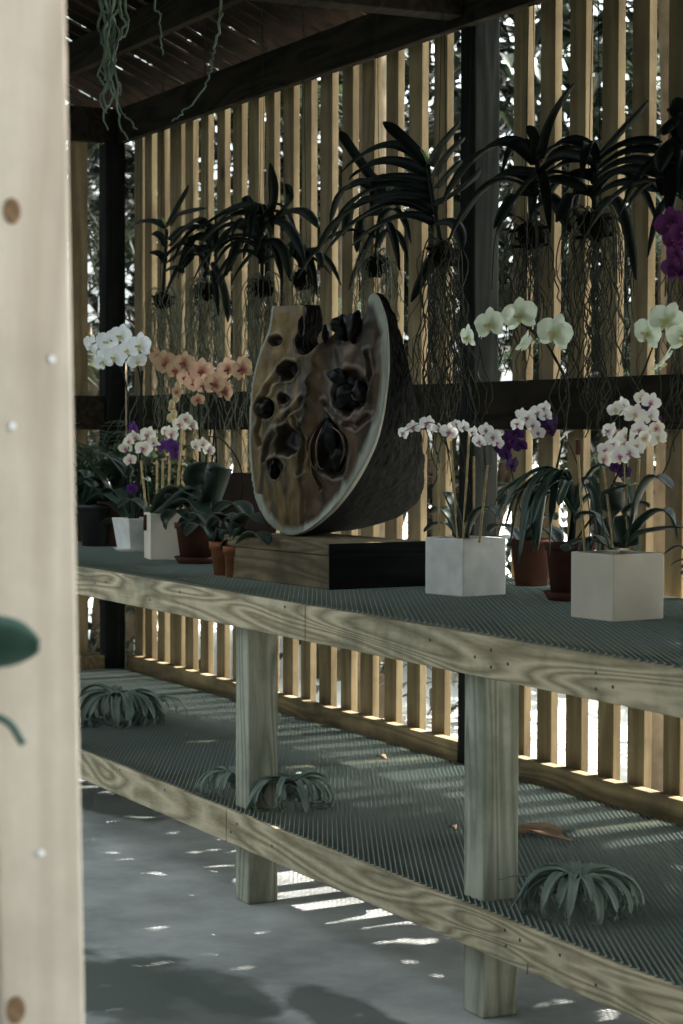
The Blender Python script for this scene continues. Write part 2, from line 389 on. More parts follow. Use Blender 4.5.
# purlins + laths
RS = .45
def rz(Y): return 2.76+RS*(YW-Y)
for Y, lb in ((.62, 'dark purlin carrying the roof slats just inside the back wall'), (.06, 'dark ridge purlin at the top of the slatted roof')):
    beam((-4.75, Y, rz(Y)-.15), (1.9, Y+.04, rz(Y)-.018), lb)
EAVE = 2.35; RY = .05; EY = -1.0
q = MB(); rng = random.Random(8); x = -5.3
def lath(x0, x1, y0, y1, z0, z1):
    q.add([(x0,y0,z0),(x1,y0,z0),(x1,y1,z1),(x0,y1,z1),(x0,y0,z0+.012),(x1,y0,z0+.012),(x1,y1,z1+.012),(x0,y1,z1+.012)],
          [(0,3,2,1),(4,5,6,7),(0,1,5,4),(1,2,6,5),(2,3,7,6),(3,0,4,7)])
while x < 3.1:
    wd = .088; g = rng.choice([.018, .026, .034, .042]) if x < -1.3 else .008
    ye = 1.10+rng.uniform(-.03, .05)
    lath(x, x+wd, RY, ye, rz(RY), rz(ye))
    ey_ = -.45 if x < -1.5 else EY  # unseen front slope, shaped to let light in at left and shade the right
    lath(x, x+wd, ey_, RY, rz(RY)-(rz(RY)-EAVE)*(RY-ey_)/(RY-EY), rz(RY))
    x += wd+g
st(q.build('ceiling', M['lath'], smooth=False))

# posts
def post(name, a, b, mt, label, bevel=.006):
    return tag(box_obj(name, a, b, mt, bevel=bevel), label, 'post')
post('corner_post', (-4.752, .852, .0), (-4.662, .942, 2.513), M['darkpost'], 'dark square corner post where the two slat walls meet')
post('wooden_post', (-1.775, YW, .0), (-1.685, YW+.09, 2.70), M['darkpost'], 'tall dark square post in the back slat wall behind the white cube pot')
# foreground post (leans very slightly)
fp = V((2.012, -1.617, 0))
q = MB(); q.box((fp.x-.089, fp.y-.089, 0), (fp.x, fp.y, 2.6))
fo = q.build('foreground_post', M['pale'], smooth=False, bevel=.005, origin=(fp.x, fp.y, 0))
fo.rotation_euler = (math.radians(1.0), 0, 0); fo.location.y += .0
tag(fo, 'pale square wooden post close to the camera at the left edge', 'post')

# ------------------------------------------------------------------ the bench
bench = thing('plant_bench', (0, .45, 0), 'long weathered two-tier wooden plant bench with mesh shelves against the slat wall', 'bench')
XB0, XB1 = -4.655, 1.2
ZT, ZL, HB = .846, .255, .0902
sj = at(305, 615, Y=-.038).x; sl2 = at(226, 820, Y=-.038).x
def bpart(name, a, b, mt, bev=.003): return box_obj(name, a, b, mt, bench, bev)
nails = MB()
for a, b, z, nm in ((XB0, sj-.0015, ZT, 'front_board'), (sj+.0015, XB1, ZT, 'front_board'), (XB0, sl2-.0015, ZL, 'front_board'), (sl2+.0015, XB1, ZL, 'front_board')):
    bpart(nm, (a, -.038, z-HB), (b, 0, z), M['board'])
for z in (ZT, ZL):
    bpart('rear_board', (XB0, .89, z-HB), (XB1, .928, z), M['board'])
legs = [0, -1.2539, -2.95, -4.1, 1.15]
for X in legs:
    bpart('leg', (X-.089, .001, 0), (X, .09, ZT-.004), M['legwood'], .005)
for z in (ZT, ZL):
    x = XB0+.3
    while x < XB1:
        if min(abs(x-X+.06) for X in legs) > .12:
            bpart('cross_joist', (x, .001, z-HB), (x+.038, .889, z-.002), M['board'])
        x += .62
rng = random.Random(12)
for px, py, z in [(237, 824, 0), (231, 832, 0), (272, 846, 0), (505, 930, 0), (506, 946, 0), (491, 650, 0), (491, 667, 0), (475, 657, 0), (508, 664, 0), (596, 673, 0), (596, 689, 0), (430, 640, 0), (613, 687, 0),
                  (95, 583, 0), (106, 582, 0), (180, 592, 0), (285, 607, 0), (150, 600, 0), (520, 940, 0), (560, 955, 0), (120, 770, 0), (165, 790, 0), (596, 985, 0)]:
    p = at(px, py, Y=-.038); nails = MB(); nails.tube([p+V((0, .001, 0)), p-V((0, .0012, 0))], .0038, 8); nails.build('nail_head', M['nail'], bench, smooth=False)
# dark knots standing in the boards
# expanded mesh shelves: woven diamond strands
def mesh_shelf(name, z, x0, x1, y0, y1, cx=.028, cy=.0068, wst=.0088, seed=0):
    rng = random.Random(seed); q = MB(); ny = int((y1-y0)/cy); nx = int((x1-x0)/cx)
    hill = [(rng.uniform(x0, x1), rng.uniform(y0, y1), rng.uniform(.15, .45), rng.uniform(0, .004)) for _ in range(24)]
    def h(x, y): return z+sum(a*math.exp(-((x-u)**2+(y-v)**2)/(s*s)) for u, v, s, a in hill[:8])
    for j in range(ny):
        ya = y0+j*cy; off = 0 if j % 2 == 0 else cx*.5
        for i in range(nx):
            xa = x0+i*cx+off
            # two strands of the diamond: zigzag between rows
            for s in (-1, 1):
                a = (xa, ya); b = (xa+s*cx*.5, ya+cy)
                if b[0] < x0 or b[0] > x1: continue
                za = h(*a); zb = h(*b)
                q.add([(a[0]-wst*.5, a[1], za), (a[0]+wst*.5, a[1]+.0005, za+.0045), (b[0]+wst*.5, b[1], zb+.0045), (b[0]-wst*.5, b[1]-.0005, zb)], [(0, 1, 2, 3)])
    return q.build(name, M['mesh'], bench, smooth=False)
mesh_shelf('mesh_shelf', ZT+.001, XB0, XB1, -.035, .925, seed=1)
mesh_shelf('mesh_shelf', ZL+.001, XB0, XB1, -.030, .925, seed=2)
TOP = ZT+.006; LOW = ZL+.006

# ------------------------------------------------------------------ plinth + carved slice
P_ = 0.0
pc = at(330, 590, Z=TOP)
ex = (V((1, .085, 0))).normalized(); ey = V((-ex.y, ex.x, 0))
LP, DP, HP = .60, .315, .125
plinth = thing('plinth', pc-ex*LP*.5+ey*DP*.5, 'low rough timber block plinth under the carved sculpture', 'plinth')
def obox(q, o, a, b, mi=0):
    vs = []
    for z in (a[2], b[2]):
        for (u, v_) in ((a[0], a[1]), (b[0], a[1]), (b[0], b[1]), (a[0], b[1])): vs.append(o+ex*u+ey*v_+V((0, 0, z)))
    q.add(vs, [(0,3,2,1),(4,5,6,7),(0,1,5,4),(1,2,6,5),(2,3,7,6),(3,0,4,7)], mi)
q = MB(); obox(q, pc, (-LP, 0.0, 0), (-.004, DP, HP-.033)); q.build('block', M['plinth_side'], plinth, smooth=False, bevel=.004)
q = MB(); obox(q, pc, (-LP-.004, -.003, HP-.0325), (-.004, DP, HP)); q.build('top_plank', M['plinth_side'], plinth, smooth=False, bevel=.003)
q = MB(); obox(q, pc, (-.0035, -.002, 0), (0.002, DP+.002, HP)); q.build('shaded_end', M['plinth_shaded'], plinth, smooth=False, bevel=.001)  # end face coloured near black to stand for its shade

def sculpture():
    dl = math.radians(25)
    u = V((math.cos(dl), math.sin(dl), 0)); wv = V((-u.y, u.x, 0))
    zt = TOP+HP
    P0 = at(290, 536.5, Z=zt)            # lowest point of the face on the plinth
    outl = [(272,306),(268,330),(259,353),(252.5,378),(250,400),(248.5,430),(249,456),(251.5,480),(256,502),(266,521),(278,531),(290,536),(306,531),(327,514.5),(342,498),(355,480),(366,461),(375,441),(381,420),(385,397),(388,372),(388.5,350),(387.5,332),(385,315),(379,298),(373,293),(368,299),(366,310),(361,320),(350,321),(340,325),(333,334),(326,339),(318,344),(310,352),(303,355),(296,352),(293.5,340),(299,331),(303,322),(304.5,306),(290,305.5)]
    def topix(x, y):                       # ray to face plane
        d = FW+RT*((x-341.5)/FPX)+UP*((512-y)/FPX); t = (P0-CAM).dot(wv)/d.dot(wv); p = CAM+d*t-P0
        return p.dot(u), p.z
    O = [topix(*a) for a in outl]
    pts = smooth_path([V((a, b, 0)) for a, b in O+[O[0]]], 4)[:-1]
    root = thing('carved_sculpture', P0, 'upright half-disc wood carving with dark bark side standing on the timber plinth', 'sculpture')
    me = bpy.data.meshes.new('tmp'); bm = bmesh.new()
    DD = .2
    f = [bm.verts.new((p.x, 0, p.y)) for p in pts]; bk = [bm.verts.new((p.x, DD, p.y)) for p in pts]
    n = len(pts)
    bm.faces.new(f[::-1]); bm.faces.new(bk)
    for i in range(n): bm.faces.new((f[i], f[(i+1) % n], bk[(i+1) % n], bk[i]))
    bmesh.ops.recalc_face_normals(bm, faces=bm.faces)
    bm.to_mesh(me); bm.free()
    tmp = bpy.data.objects.new('tmp', me); COL.objects.link(tmp)
    rm = tmp.modifiers.new('r', 'REMESH'); rm.mode = 'VOXEL'; rm.voxel_size = .0042
    dg = bpy.context.evaluated_depsgraph_get(); ev = tmp.evaluated_get(dg); me2 = bpy.data.meshes.new_from_object(ev)
    bpy.data.objects.remove(tmp)
    zmax = max(p.y for p in pts)
    uc = sum(p.x for p in pts)/n
    def T(z):
        ks = [(0, .30), (.05, .40), (.12, .42), (.20, .385), (.32, .30), (.45, .225), (.6, .165), (.75, .115), (1, .055)]
        h = max(0, min(1, z/zmax))
        for (a, ta), (b, tb) in zip(ks, ks[1:]):
            if h <= b: return ta+(tb-ta)*(h-a)/(b-a)
        return .04
    nout = 25*4
    def edist(x, z, lim=None):
        best = 9
        for i in range(lim or n):
            a = pts[i]; b = pts[(i+1) % n]; dx, dz = b.x-a.x, b.y-a.y; L2 = dx*dx+dz*dz+1e-12
            t = max(0, min(1, ((x-a.x)*dx+(z-a.y)*dz)/L2)); best = min(best, (x-a.x-dx*t)**2+(z-a.y-dz*t)**2)
        return math.sqrt(best)
    C_ = lambda cx, cy: topix(230+cx/3.415, 280+cy/3.415)
    # hollows: centre (crop px), radii in metres, depth, tilt
    hol = [((155,208), .030, .016, .018, .2), ((197,308), .034, .026, .03, .3), ((185,405), .024, .014, .02, .1), ((118,440), .035, .034, .035, .2), ((195,550), .045, .045, .03, 0), ((155,640), .022, .034, .02, .1),
           ((335,575), .062, .085, .04, .35), ((405,385), .065, .06, .025, 0), ((400,160), .05, .035, .03, 0), ((430,385), .03, .03, .02, 0)]
    H = [(C_(*c), a, b, d, t) for c, a, b, d, t in [(h_[0], h_[1], h_[2], h_[3]*1.4, h_[4]) for h_ in hol]]
    grooves = [[(100,480),(95,530),(105,560)], [(270,560),(275,640),(300,710)], [(400,490),(430,505),(470,470)], [(240,500),(250,600),(235,660)], [(160,330),(130,370),(110,400)], [(250,410),(210,450),(170,480)], [(310,420),(350,455)], [(470,250),(480,330),(460,400)], [(150,520),(130,560),(120,620)], [(220,470),(245,540),(240,620)]]
    G = [[C_(*p) for p in g] for g in grooves]
    ridge = [C_(300,205), C_(275,300), C_(255,450), C_(245,600), C_(240,720)]
    def seg(x, z, a, b):
        dx, dz = b[0]-a[0], b[1]-a[1]; t = max(0, min(1, ((x-a[0])*dx+(z-a[1])*dz)/(dx*dx+dz*dz))); return math.hypot(x-a[0]-dx*t, z-a[1]-dz*t)
    def ridge_u(z):
        for a, b in zip(ridge, ridge[1:]):
            if b[1] <= z <= a[1]: return a[0]+(b[0]-a[0])*(z-a[1])/(b[1]-a[1])
        return ridge[0][0] if z > ridge[0][1] else ridge[-1][0]
    attE = []; attC = []; attR = []; attS = []
    from mathutils import noise as NZ
    for v in me2.vertices:
        x, y, z = v.co; s = max(0, min(1, y/DD))
        e = edist(x, z); t = T(z); x0_, z0_ = x, z; x += .012*NZ.noise(V((x0_*28, 2, z0_*28))); z += .012*NZ.noise(V((x0_*28, 9, z0_*28)))
        fr = max(0, 1-s*3.5)
        dsp = 0; ch = 0
        if fr > 0:
            for (c, a, b, dp, tl) in H:
                dx, dz = x-c[0], z-c[1]; ct, sn = math.cos(tl), math.sin(tl)
                rr = math.sqrt(((dx*ct+dz*sn)/a)**2+((-dx*sn+dz*ct)/b)**2)
                k = 1/(1+math.exp((rr-.85)*9)); dsp += dp*k; ch = max(ch, 1/(1+math.exp((rr-1.0)*9)))
                dsp -= .006*math.exp(-((rr-1.12)/.16)**2)
            for g in G:
                d = min(seg(x, z, a, b) for a, b in zip(g, g[1:])); dsp += .010*math.exp(-(d/.006)**2); ch = max(ch, .6*math.exp(-(d/.004)**2)); dsp -= .004*math.exp(-((d-.014)/.007)**2)
            ru = ridge_u(z)
            dsp += .02*math.exp(-((x-ru-.05)/.05)**2) if x > ru else 0
            dsp += .006*NZ.noise(V((x*14, z*9, 3)))+.003*NZ.noise(V((x*40, z*22, 7)))
            dsp *= min(1, e/.02)
        x, z = x0_, z0_
        sh = 1-.10*s*s
        nx = uc+(x-uc)*sh; nz = .33+(z-.33)*(1-.035*s*s) if z < .33 else z
        bark = (.006*NZ.noise(V((x*30, s*20, z*30)))+.004*NZ.noise(V((x*70, s*50, z*70)))) if s > .15 else 0
        v.co = V((0, 0, 0))+u*(nx+bark)+wv*(t*s+dsp*fr)+V((0, 0, nz+bark*.5))
        attS.append(s); attE.append(edist(x, z, nout) * (1.7 if x < 0 and z > .12 else .68) if s < .3 else .0); attC.append(ch*fr); attR.append(1/(1+math.exp(-(x-ridge_u(z))*60)))
    zm = min(v.co.z for v in me2.vertices)
    for v in me2.vertices: v.co.z -= zm
    for nm, dat in (('edge', attE), ('hollow_dark', attC), ('heart', attR)):
        at_ = me2.attributes.new(nm, 'FLOAT', 'POINT'); at_.data.foreach_set('value', dat)
    # materials: face / bark
    face, t, b = mat_base('carved_wood', .38, .45); N = t.nodes; L = t.links
    def A(nm):
        a = N.new('ShaderNodeAttribute'); a.attribute_name = nm; return a.outputs['Fac']
    tcn = N.new('ShaderNodeTexCoord'); mp = N.new('ShaderNodeMapping'); mp.inputs['Scale'].default_value = (1, 1, .22); L.new(tcn.outputs['Object'], mp.inputs[0])
    nz = N.new('ShaderNodeTexNoise'); nz.inputs['Scale'].default_value = 16; nz.inputs['Detail'].default_value = 6; nz.inputs['Distortion'].default_value = 1.2; L.new(mp.outputs[0], nz.inputs['Vector'])
    def ramp(src, p0, c0, p1, c1):
        r = N.new('ShaderNodeValToRGB'); r.color_ramp.elements[0].position = p0; r.color_ramp.elements[1].position = p1
        r.color_ramp.elements[0].color = (*c0, 1); r.color_ramp.elements[1].color = (*c1, 1); L.new(src, r.inputs[0]); return r.outputs[0]
    def mix(f, a, b_):
        mx = N.new('ShaderNodeMix'); mx.data_type = 'RGBA'
        L.new(f, mx.inputs[0]) if not isinstance(f, float) else setattr(mx.inputs[0], 'default_value', f)
        for s_, i in ((a, 6), (b_, 7)):
            if isinstance(s_, tuple): mx.inputs[i].default_value = (*s_, 1)
            else: L.new(s_, mx.inputs[i])
        return mx.outputs[2]
    cl = ramp(nz.outputs[0], .36, (.032, .019, .008), .64, (.26, .165, .062))
    cr = ramp(nz.outputs[0], .36, (.016, .007, .0035), .64, (.10, .046, .018))
    c = mix(A('heart'), cl, cr)  # right of the ridge: browner wood plus its turned-away shade in the colour
    ed = N.new('ShaderNodeMath'); ed.operation = 'ADD'; n3 = N.new('ShaderNodeMath'); n3.operation = 'MULTIPLY_ADD'; n3.inputs[1].default_value = .04; n3.inputs[2].default_value = -.02
    L.new(nz.outputs[0], n3.inputs[0]); L.new(A('edge'), ed.inputs[0]); L.new(n3.outputs[0], ed.inputs[1])
    c = mix(ramp(ed.outputs[0], .008, (1, 1, 1), .019, (0, 0, 0)), c, (.32, .34, .29))
    c = mix(A('hollow_dark'), c, (.012, .011, .010))  # near-black in the hollows, weaker along the grooves
    L.new(c, b.inputs['Base Color'])
    bp = N.new('ShaderNodeBump'); bp.inputs['Strength'].default_value = .25; bp.inputs['Distance'].default_value = .004; L.new(nz.outputs[0], bp.inputs['Height']); L.new(bp.outputs[0], b.inputs['Normal'])
    bark = plain('dark_bark', (.014, .015, .013), .9, .1, c2=(.005, .006, .005), scale=45, bump=.6)
    me2.materials.clear(); me2.materials.append(face); me2.materials.append(bark)
    for p in me2.polygons:
        p.use_smooth = True
        nrm = p.normal
        sm_ = sum(attS[i] for i in p.vertices)/len(p.vertices); s_front = sm_ < .05
        if not s_front: p.material_index = 1
    # split into two part meshes: face and bark
    for nm, mi in (('carved_face', 0), ('bark_side', 1)):
        bm = bmesh.new(); bm.from_mesh(me2)
        bmesh.ops.delete(bm, geom=[f_ for f_ in bm.faces if f_.material_index != mi], context='FACES')
        m3 = bpy.data.meshes.new(nm); bm.to_mesh(m3); bm.free(); m3.materials.clear(); m3.materials.append((face, bark)[mi])
        for p in m3.polygons: p.material_index = 0; p.use_smooth = True
        o = bpy.data.objects.new(nm, m3); COL.objects.link(o); o.parent = root
    ribm = plain('carved_rib_wood', (.10, .06, .03), .25, .5, noise=.5)
    # polished black knots
    blk = plain('black_polished_knot', (.004, .004, .004), .35, .1)
    rng = random.Random(5)
    def knot(cx, cy, rx, rz_, ry=.02, out=.004, tl=0, lab=None):
        c = C_(cx, cy); qm = MB(); qm.ball((0, 0, 0), 1, 28, 18)
        vs = []
        for vx in qm.v:
            a, bb, cc = vx; k = 1+.40*NZ.noise(V((a*1.3+cx, bb*1.3, cc*1.3+cy)))
            px, pz = a*rx*k, cc*rz_*k; px, pz = px*math.cos(tl)-pz*math.sin(tl), px*math.sin(tl)+pz*math.cos(tl)
            vs.append(P0+u*(c[0]+px)+wv*(-out+bb*ry*k)+V((0, 0, c[1]+pz-zm)))
        qm.v = [tuple(a) for a in vs]; qm.build('knot', blk, root)
    for a in [(118,440,.030,.026,.018,-.004,.5), (155,648,.012,.026,.018,.004,.1), (380,160,.028,.034,.022,.002,.3), (425,160,.026,.042,.022,.002,-.2), (330,182,.008,.026,.012,.004,0),
              (368,330,.034,.020,.014,-.002,-.3), (395,400,.038,.034,.018,-.004,.2), (445,385,.022,.036,.014,.0,.4), (330,540,.030,.050,.014,-.014,.2), (355,610,.030,.034,.014,-.014,-.3), (243,160,.010,.03,.01,.0,0)]:
        knot(*a)
    # curled carved ribs round the big hollow
    for pl in ([(300,505),(278,560),(280,620),(300,655)], [(320,500),(300,560),(305,630),(325,650)], [(350,500),(385,530),(395,580),(380,630)], [(430,365),(420,385),(428,405),(440,410)], [(275,600),(285,665),(310,715),(300,690)]):
        pp = [P0+u*C_(*a)[0]+V((0, 0, C_(*a)[1]-zm))-wv*.004 for a in pl]; pp = smooth_path(pp, 4); k = len(pp)
        qm = MB(); qm.tube(pp, [.0012+.0042*math.sin(PI*i/(k-1)) for i in range(k)], 6); qm.build('carved_rib', ribm, root)
sculpture()

# ------------------------------------------------------------------ flowers
def flower_mesh():
    q = MB()
    def petal(ang, L, Wd, r0=.02, cup=.10, back=.0, ruf=.0):
        n, k = 7, 5; vs = []
        for i in range(n):
            t = i/(n-1); ww = Wd*(math.sin(PI*min(.999, (.10+.87*t)))**.62)*.5
            if i == n-1: ww *= .35
            for j in range(k):
                s = (j/(k-1))*2-1
                a = r0+L*t; b = ww*s
                z = cup*.5*(1-abs(s)**2)*math.sin(PI*t)*-.35+back*t*t+ruf*math.sin(s*5+t*6)*.02
                x_ = a*math.cos(ang)-b*math.sin(ang); y_ = a*math.sin(ang)+b*math.cos(ang); vs.append((x_, y_, z))
        q.add(vs, [(i*k+j, (i+1)*k+j, (i+1)*k+j+1, i*k+j+1) for i in range(n-1) for j in range(k-1)])
    petal(PI/2, .46, .34, back=-.06)                   # dorsal sepal
    petal(PI/2+2.25, .44, .30, back=-.08); petal(PI/2-2.25, .44, .30, back=-.08)
    o = len(q.v); petal(.18, .48, .56, cup=.2, back=.02, ruf=1); petal(PI-.18, .48, .56, cup=.2, back=.02, ruf=1)
    q.v = q.v[:o]+[(a, b, c+.02) for a, b, c in q.v[o:]]
    return q
def lip_mesh():
    q = MB()
    q.ball((0, -.02, .06), .05, 8, 5, (1, .9, 1.3))
    q.leaf([(0, -.05, .05), (0, -.12, .10), (0, -.19, .11), (0, -.25, .06)], [.08, .13, .10, .02], side=(1, 0, 0), fold=.3)
    for s in (-1, 1): q.leaf([(s*.02, -.04, .05), (s*.08, -.05, .11), (s*.12, -.02, .15)], [.06, .10, .04], side=(0, 1, 0), fold=.2)
    return q
FM = {}
def flower_mats(pm, lm):
    if (pm, lm) not in FM:
        fq = flower_mesh(); a = bpy.data.meshes.new('flower'); a.from_pydata(fq.v, [], fq.f); a.materials.append(M[pm])
        lq = lip_mesh(); b = bpy.data.meshes.new('lip'); b.from_pydata(lq.v, [], lq.f); b.materials.append(M[lm])
        for me in (a, b): me.polygons.foreach_set('use_smooth', [True]*len(me.polygons)); me.update()
        FM[(pm, lm)] = (a, b)
    return FM[(pm, lm)]
frng = random.Random(77)
def flower(parent, p, size, pm, lm, face=(.55, -.8, -.02), jit=.45, roll=None):
    a, b = flower_mats(pm, lm)
    d = (V(face).normalized()+noise_r(frng, jit)).normalized()
    qz = d.to_track_quat('Z', 'Y'); rl = frng.uniform(-.35, .35) if roll is None else roll
    qz = qz @ Quaternion((0, 0, 1), rl)
    o = bpy.data.objects.new('flower', a); COL.objects.link(o); o.parent = parent
    o.rotation_mode = 'QUATERNION'; o.rotation_quaternion = qz; o.scale = (size,)*3; o.location = V(p)-V(parent.location)
    l = bpy.data.objects.new('lip', b); COL.objects.link(l); l.parent = o
    return o
def stem(parent, pts, r=.0022, mt='stemgreen', name='stem', k=5):
    q = MB(); pp = smooth_path(pts, k); n = len(pp)
    q.tube(pp, [r*(1-.4*i/(n-1)) for i in range(n)], 6); return q.build(name, M[mt], parent)
def stake(parent, a, b, r=.0032, mt='stake'):
    q = MB(); a = V(a); b = V(b); n = 7; pts = []; rs = []
    for i in range(n):
        t = i/(n-1); p = a+(b-a)*t
        for dt, k in ((-.008, 1), (0, 1.3), (.008, 1)): pts.append(p+(b-a)*dt); rs.append(r*k)
    q.tube(pts, rs, 7); return q.build('stake', M[mt], parent)
def oleaf(parent, pts, wd, mt='orchidleaf', name='leaf', fold=.3, n=10, tip=.4, side=None):
    pp = smooth_path(pts, 5); k = len(pp)
    ws = [wd*(.35+.65*math.sin(PI*min(1, .12+.62*i/(k-1)+.0))**.8)*(1 if i/(k-1) < .72 else max(.05, (1-((i/(k-1)-.72)/.28)**2)**.5)) for i in range(k)]
    q = MB(); q.leaf(pp, ws, fold=fold, side=side); return q.build(name, M[mt], parent, solid=.0016)

def cube_pot(root, corner_px, w_, h, rot, mt, z0, taper=.0):
    """square pot, near vertical edge at the given pixel; returns centre"""
    c = at(*corner_px, Z=z0); a = V((math.cos(rot), math.sin(rot), 0)); b = V((-a.y, a.x, 0))
    return c-a*w_*.5+b*w_*.5, a, b
def square_pot(root, cen, a, b, w_, h, mt, base=None):
    z0 = cen.z; q = MB(); base = base or w_; hw = w_/2; hb = base/2; t = .007
    def ring(r, z): return [cen+a*r*sx_+b*r*sy_+V((0, 0, z)) for sx_, sy_ in ((-1,-1),(1,-1),(1,1),(-1,1))]
    vs = ring(hb, 0)+ring(hw, h)+ring(hw-t, h)+ring(hb-t, h*.35)
    fs = [(3, 2, 1, 0)]
    for k in range(3):
        for i in range(4): fs.append((k*4+i, k*4+(i+1) % 4, k*4+4+(i+1) % 4, k*4+4+i))
    fs.append((12, 13, 14, 15)); q.add(vs, fs)
    q.build('pot', M[mt], root, smooth=False, bevel=.0025)
    q = MB(); n = 9; rng = random.Random(int(w_*1e4)); r = hw-t-.0015; vs = []
    for i in range(n):
        for j in range(n):
            vs.append(cen+a*r*(2*i/(n-1)-1)+b*r*(2*j/(n-1)-1)+V((0, 0, h-.022+rng.uniform(-.004, .006))))
    q.add(vs, [(i*n+j, (i+1)*n+j, (i+1)*n+j+1, i*n+j+1) for i in range(n-1) for j in range(n-1)]); q.build('soil', M['soil'], root)
def round_pot(root, cen, rt, rb, h, mt, rim=.018, saucer=False):
    q = MB(); z = 0
    if saucer:
        s = MB(); s.lathe([(0, 0), (rb*1.15, 0), (rb*1.42, .022), (rb*1.36, .022), (rb*1.1, .006), (0, .006)], 28, cen); s.build('saucer', M[mt], root); z = .0065
    k = rt-(rt-rb)*rim/h*1.1
    q.lathe([(0, z), (rb, z), (k*.97, z+h-rim-.001), (k*.97+.001, z+h-rim), (rt, z+h-rim), (rt*1.02, z+h), (rt-.006, z+h), (rt-.009, z+h-rim), (rb*.9+.0, z+h*.5)], 28, cen)
    q.build('pot', M[mt], root)
    q = MB(); q.lathe([(rt-.0095, z+h-.02), (rt*.5, z+h-.013), (0, z+h-.015)], 24, cen); q.build('soil', M['soil'], root)

# --- A: white cube pot with mini orchids
def depthY(px, py, Y): return at(px, py, Y=Y)
cen, a, b = cube_pot(None, (463, 597), .151, .152, math.radians(12), None, TOP)
A = thing('potted_orchid', cen, 'white cube pot of small white and pink orchids beside the timber plinth', 'potted orchid')
square_pot(A, cen, a, b, .151, .150, 'whitepot')
YA = cen.y
for (x0, y0, x1, y1) in [(439,464,439,536),(451,442,458,538),(469.5,430,463,538),(487.5,466,479.5,538),(474,457,474,520)]:
    dy = {439: -.02, 451: -.03, 469.5: -.04, 487.5: -.01, 474: .045}[x0]
    p0 = at(x1, y1, Y=YA+dy); 
    stake(A, p0-V((0, 0, .01)), at(x0, y0, Y=YA+dy))
stem(A, [at(459,536,Y=YA-.03), at(452,480,Y=YA-.03), at(446,440,Y=YA-.04), at(436,424,Y=YA-.05), at(420,424,Y=YA-.06), at(405,431,Y=YA-.07)], .0018, 'stemdark')
stem(A, [at(463,536,Y=YA-.04), at(470,470,Y=YA-.04), at(470,436,Y=YA-.03), at(462,424,Y=YA-.02), at(455,422,Y=YA-.03)], .0018, 'stemdark')
stem(A, [at(479,536,Y=YA-.01), at(486,480,Y=YA), at(484,445,Y=YA), at(494,430,Y=YA+.02)], .0018, 'stemdark')
for px, py, s in [(403.5,433,.042),(413.6,427.5,.044),(427,423.5,.050),(438.5,429,.036),(449,431.5,.052),(464,427,.040),(456,424,.028),(479.5,441,.052),(473,432,.036),(493,437,.050),(486,430,.042),(498,443,.036)]:
    flower(A, at(px, py, Y=YA-.055+frng.uniform(-.02, .02)), s, 'w_mini', 'lip_pink')
for pl, wd in [([(458,538),(452,520),(441,508),(431,514)],.035),([(460,538),(450,525),(437,524),(424,532)],.03),([(468,538),(476,515),(490,508),(500,520)],.04),([(466,536),(470,520),(478,512),(486,514)],.03),([(462,538),(455,512),(449,497),(446,492)],.028)]:
    oleaf(A, [at(x_, y_, Y=YA+i*.012) for i, (x_, y_) in enumerate(pl)], wd)

# --- B: beige cube pot with larger cluster
cen, a, b = cube_pot(None, (613, 622), .151, .154, math.radians(6.5), None, TOP)
B = thing('potted_orchid', cen, 'pale cube pot at right holding dense white orchids and dark strap leaves', 'potted orchid')
square_pot(B, cen, a, b, .151, .152, 'beigepot'); YB = cen.y
stake(B, at(614,548,Y=YB-.03), at(603.6,468,Y=YB-.03)); stake(B, at(628,548,Y=YB), at(625,458,Y=YB)); stake(B, at(634,548,Y=YB+.02), at(639,460,Y=YB+.02)); stake(B, at(585,552,Y=YB-.03)+V((.0,0,0)), at(577,440,Y=YB-.03))
q = MB(); p = at(578,447,Y=YB-.036); q.box(p-V((.006,.004,.018)), p+V((.006,.004,.018))); q.build('stake_clip', M['terracotta_dark'], B, smooth=False, bevel=.002)
stem(B, [at(610,550,Y=YB-.04), at(602,520,Y=YB-.04), at(600,480,Y=YB-.04), at(604,440,Y=YB-.03), at(622,410,Y=YB-.02)], .002, 'stemgreen')
stem(B, [at(626,548,Y=YB), at(626,480,Y=YB), at(630,430,Y=YB), at(645,402,Y=YB)], .002, 'stemdark')
stem(B, [at(590,550,Y=YB-.02), at(588,500,Y=YB-.02), at(572,450,Y=YB-.02), at(564,440,Y=YB-.02)], .0016, 'stemdark')
for px, py, s, d in [(609,431,.050,-.03),(616,410,.044,0),(624,405,.044,.02),(635,415,.056,-.03),(651,402,.048,0),(642,398,.04,.02),(645,438,.042,-.04),(630,452,.056,-.05),(620,456,.05,-.03),(606,450,.046,-.03),(605,459,.042,-.05),(614,444,.045,0),(637,446,.048,-.03),(640,430,.045,.02),(651,416,.045,.02),(658,438,.045,.03),(626,436,.045,.01),(657,428,.04,.03)]:
    flower(B, at(px, py, Y=YB-.02+d), s, 'w_cream' if s < .043 else 'w_mini', 'lip_pink' if frng.random() < .6 else 'lip_yellow')
for px, py, s in [(654,420,.04),(616,468,.045),(624,472,.04),(646,409,.035)]: flower(B, at(px, py, Y=YB+.03), s, 'purple_dark', 'lip_dark')
flower(B, at(566,434,Y=YB-.02), .04, 'w_white', 'lip_yellow', face=(-.5, -.4, .6))
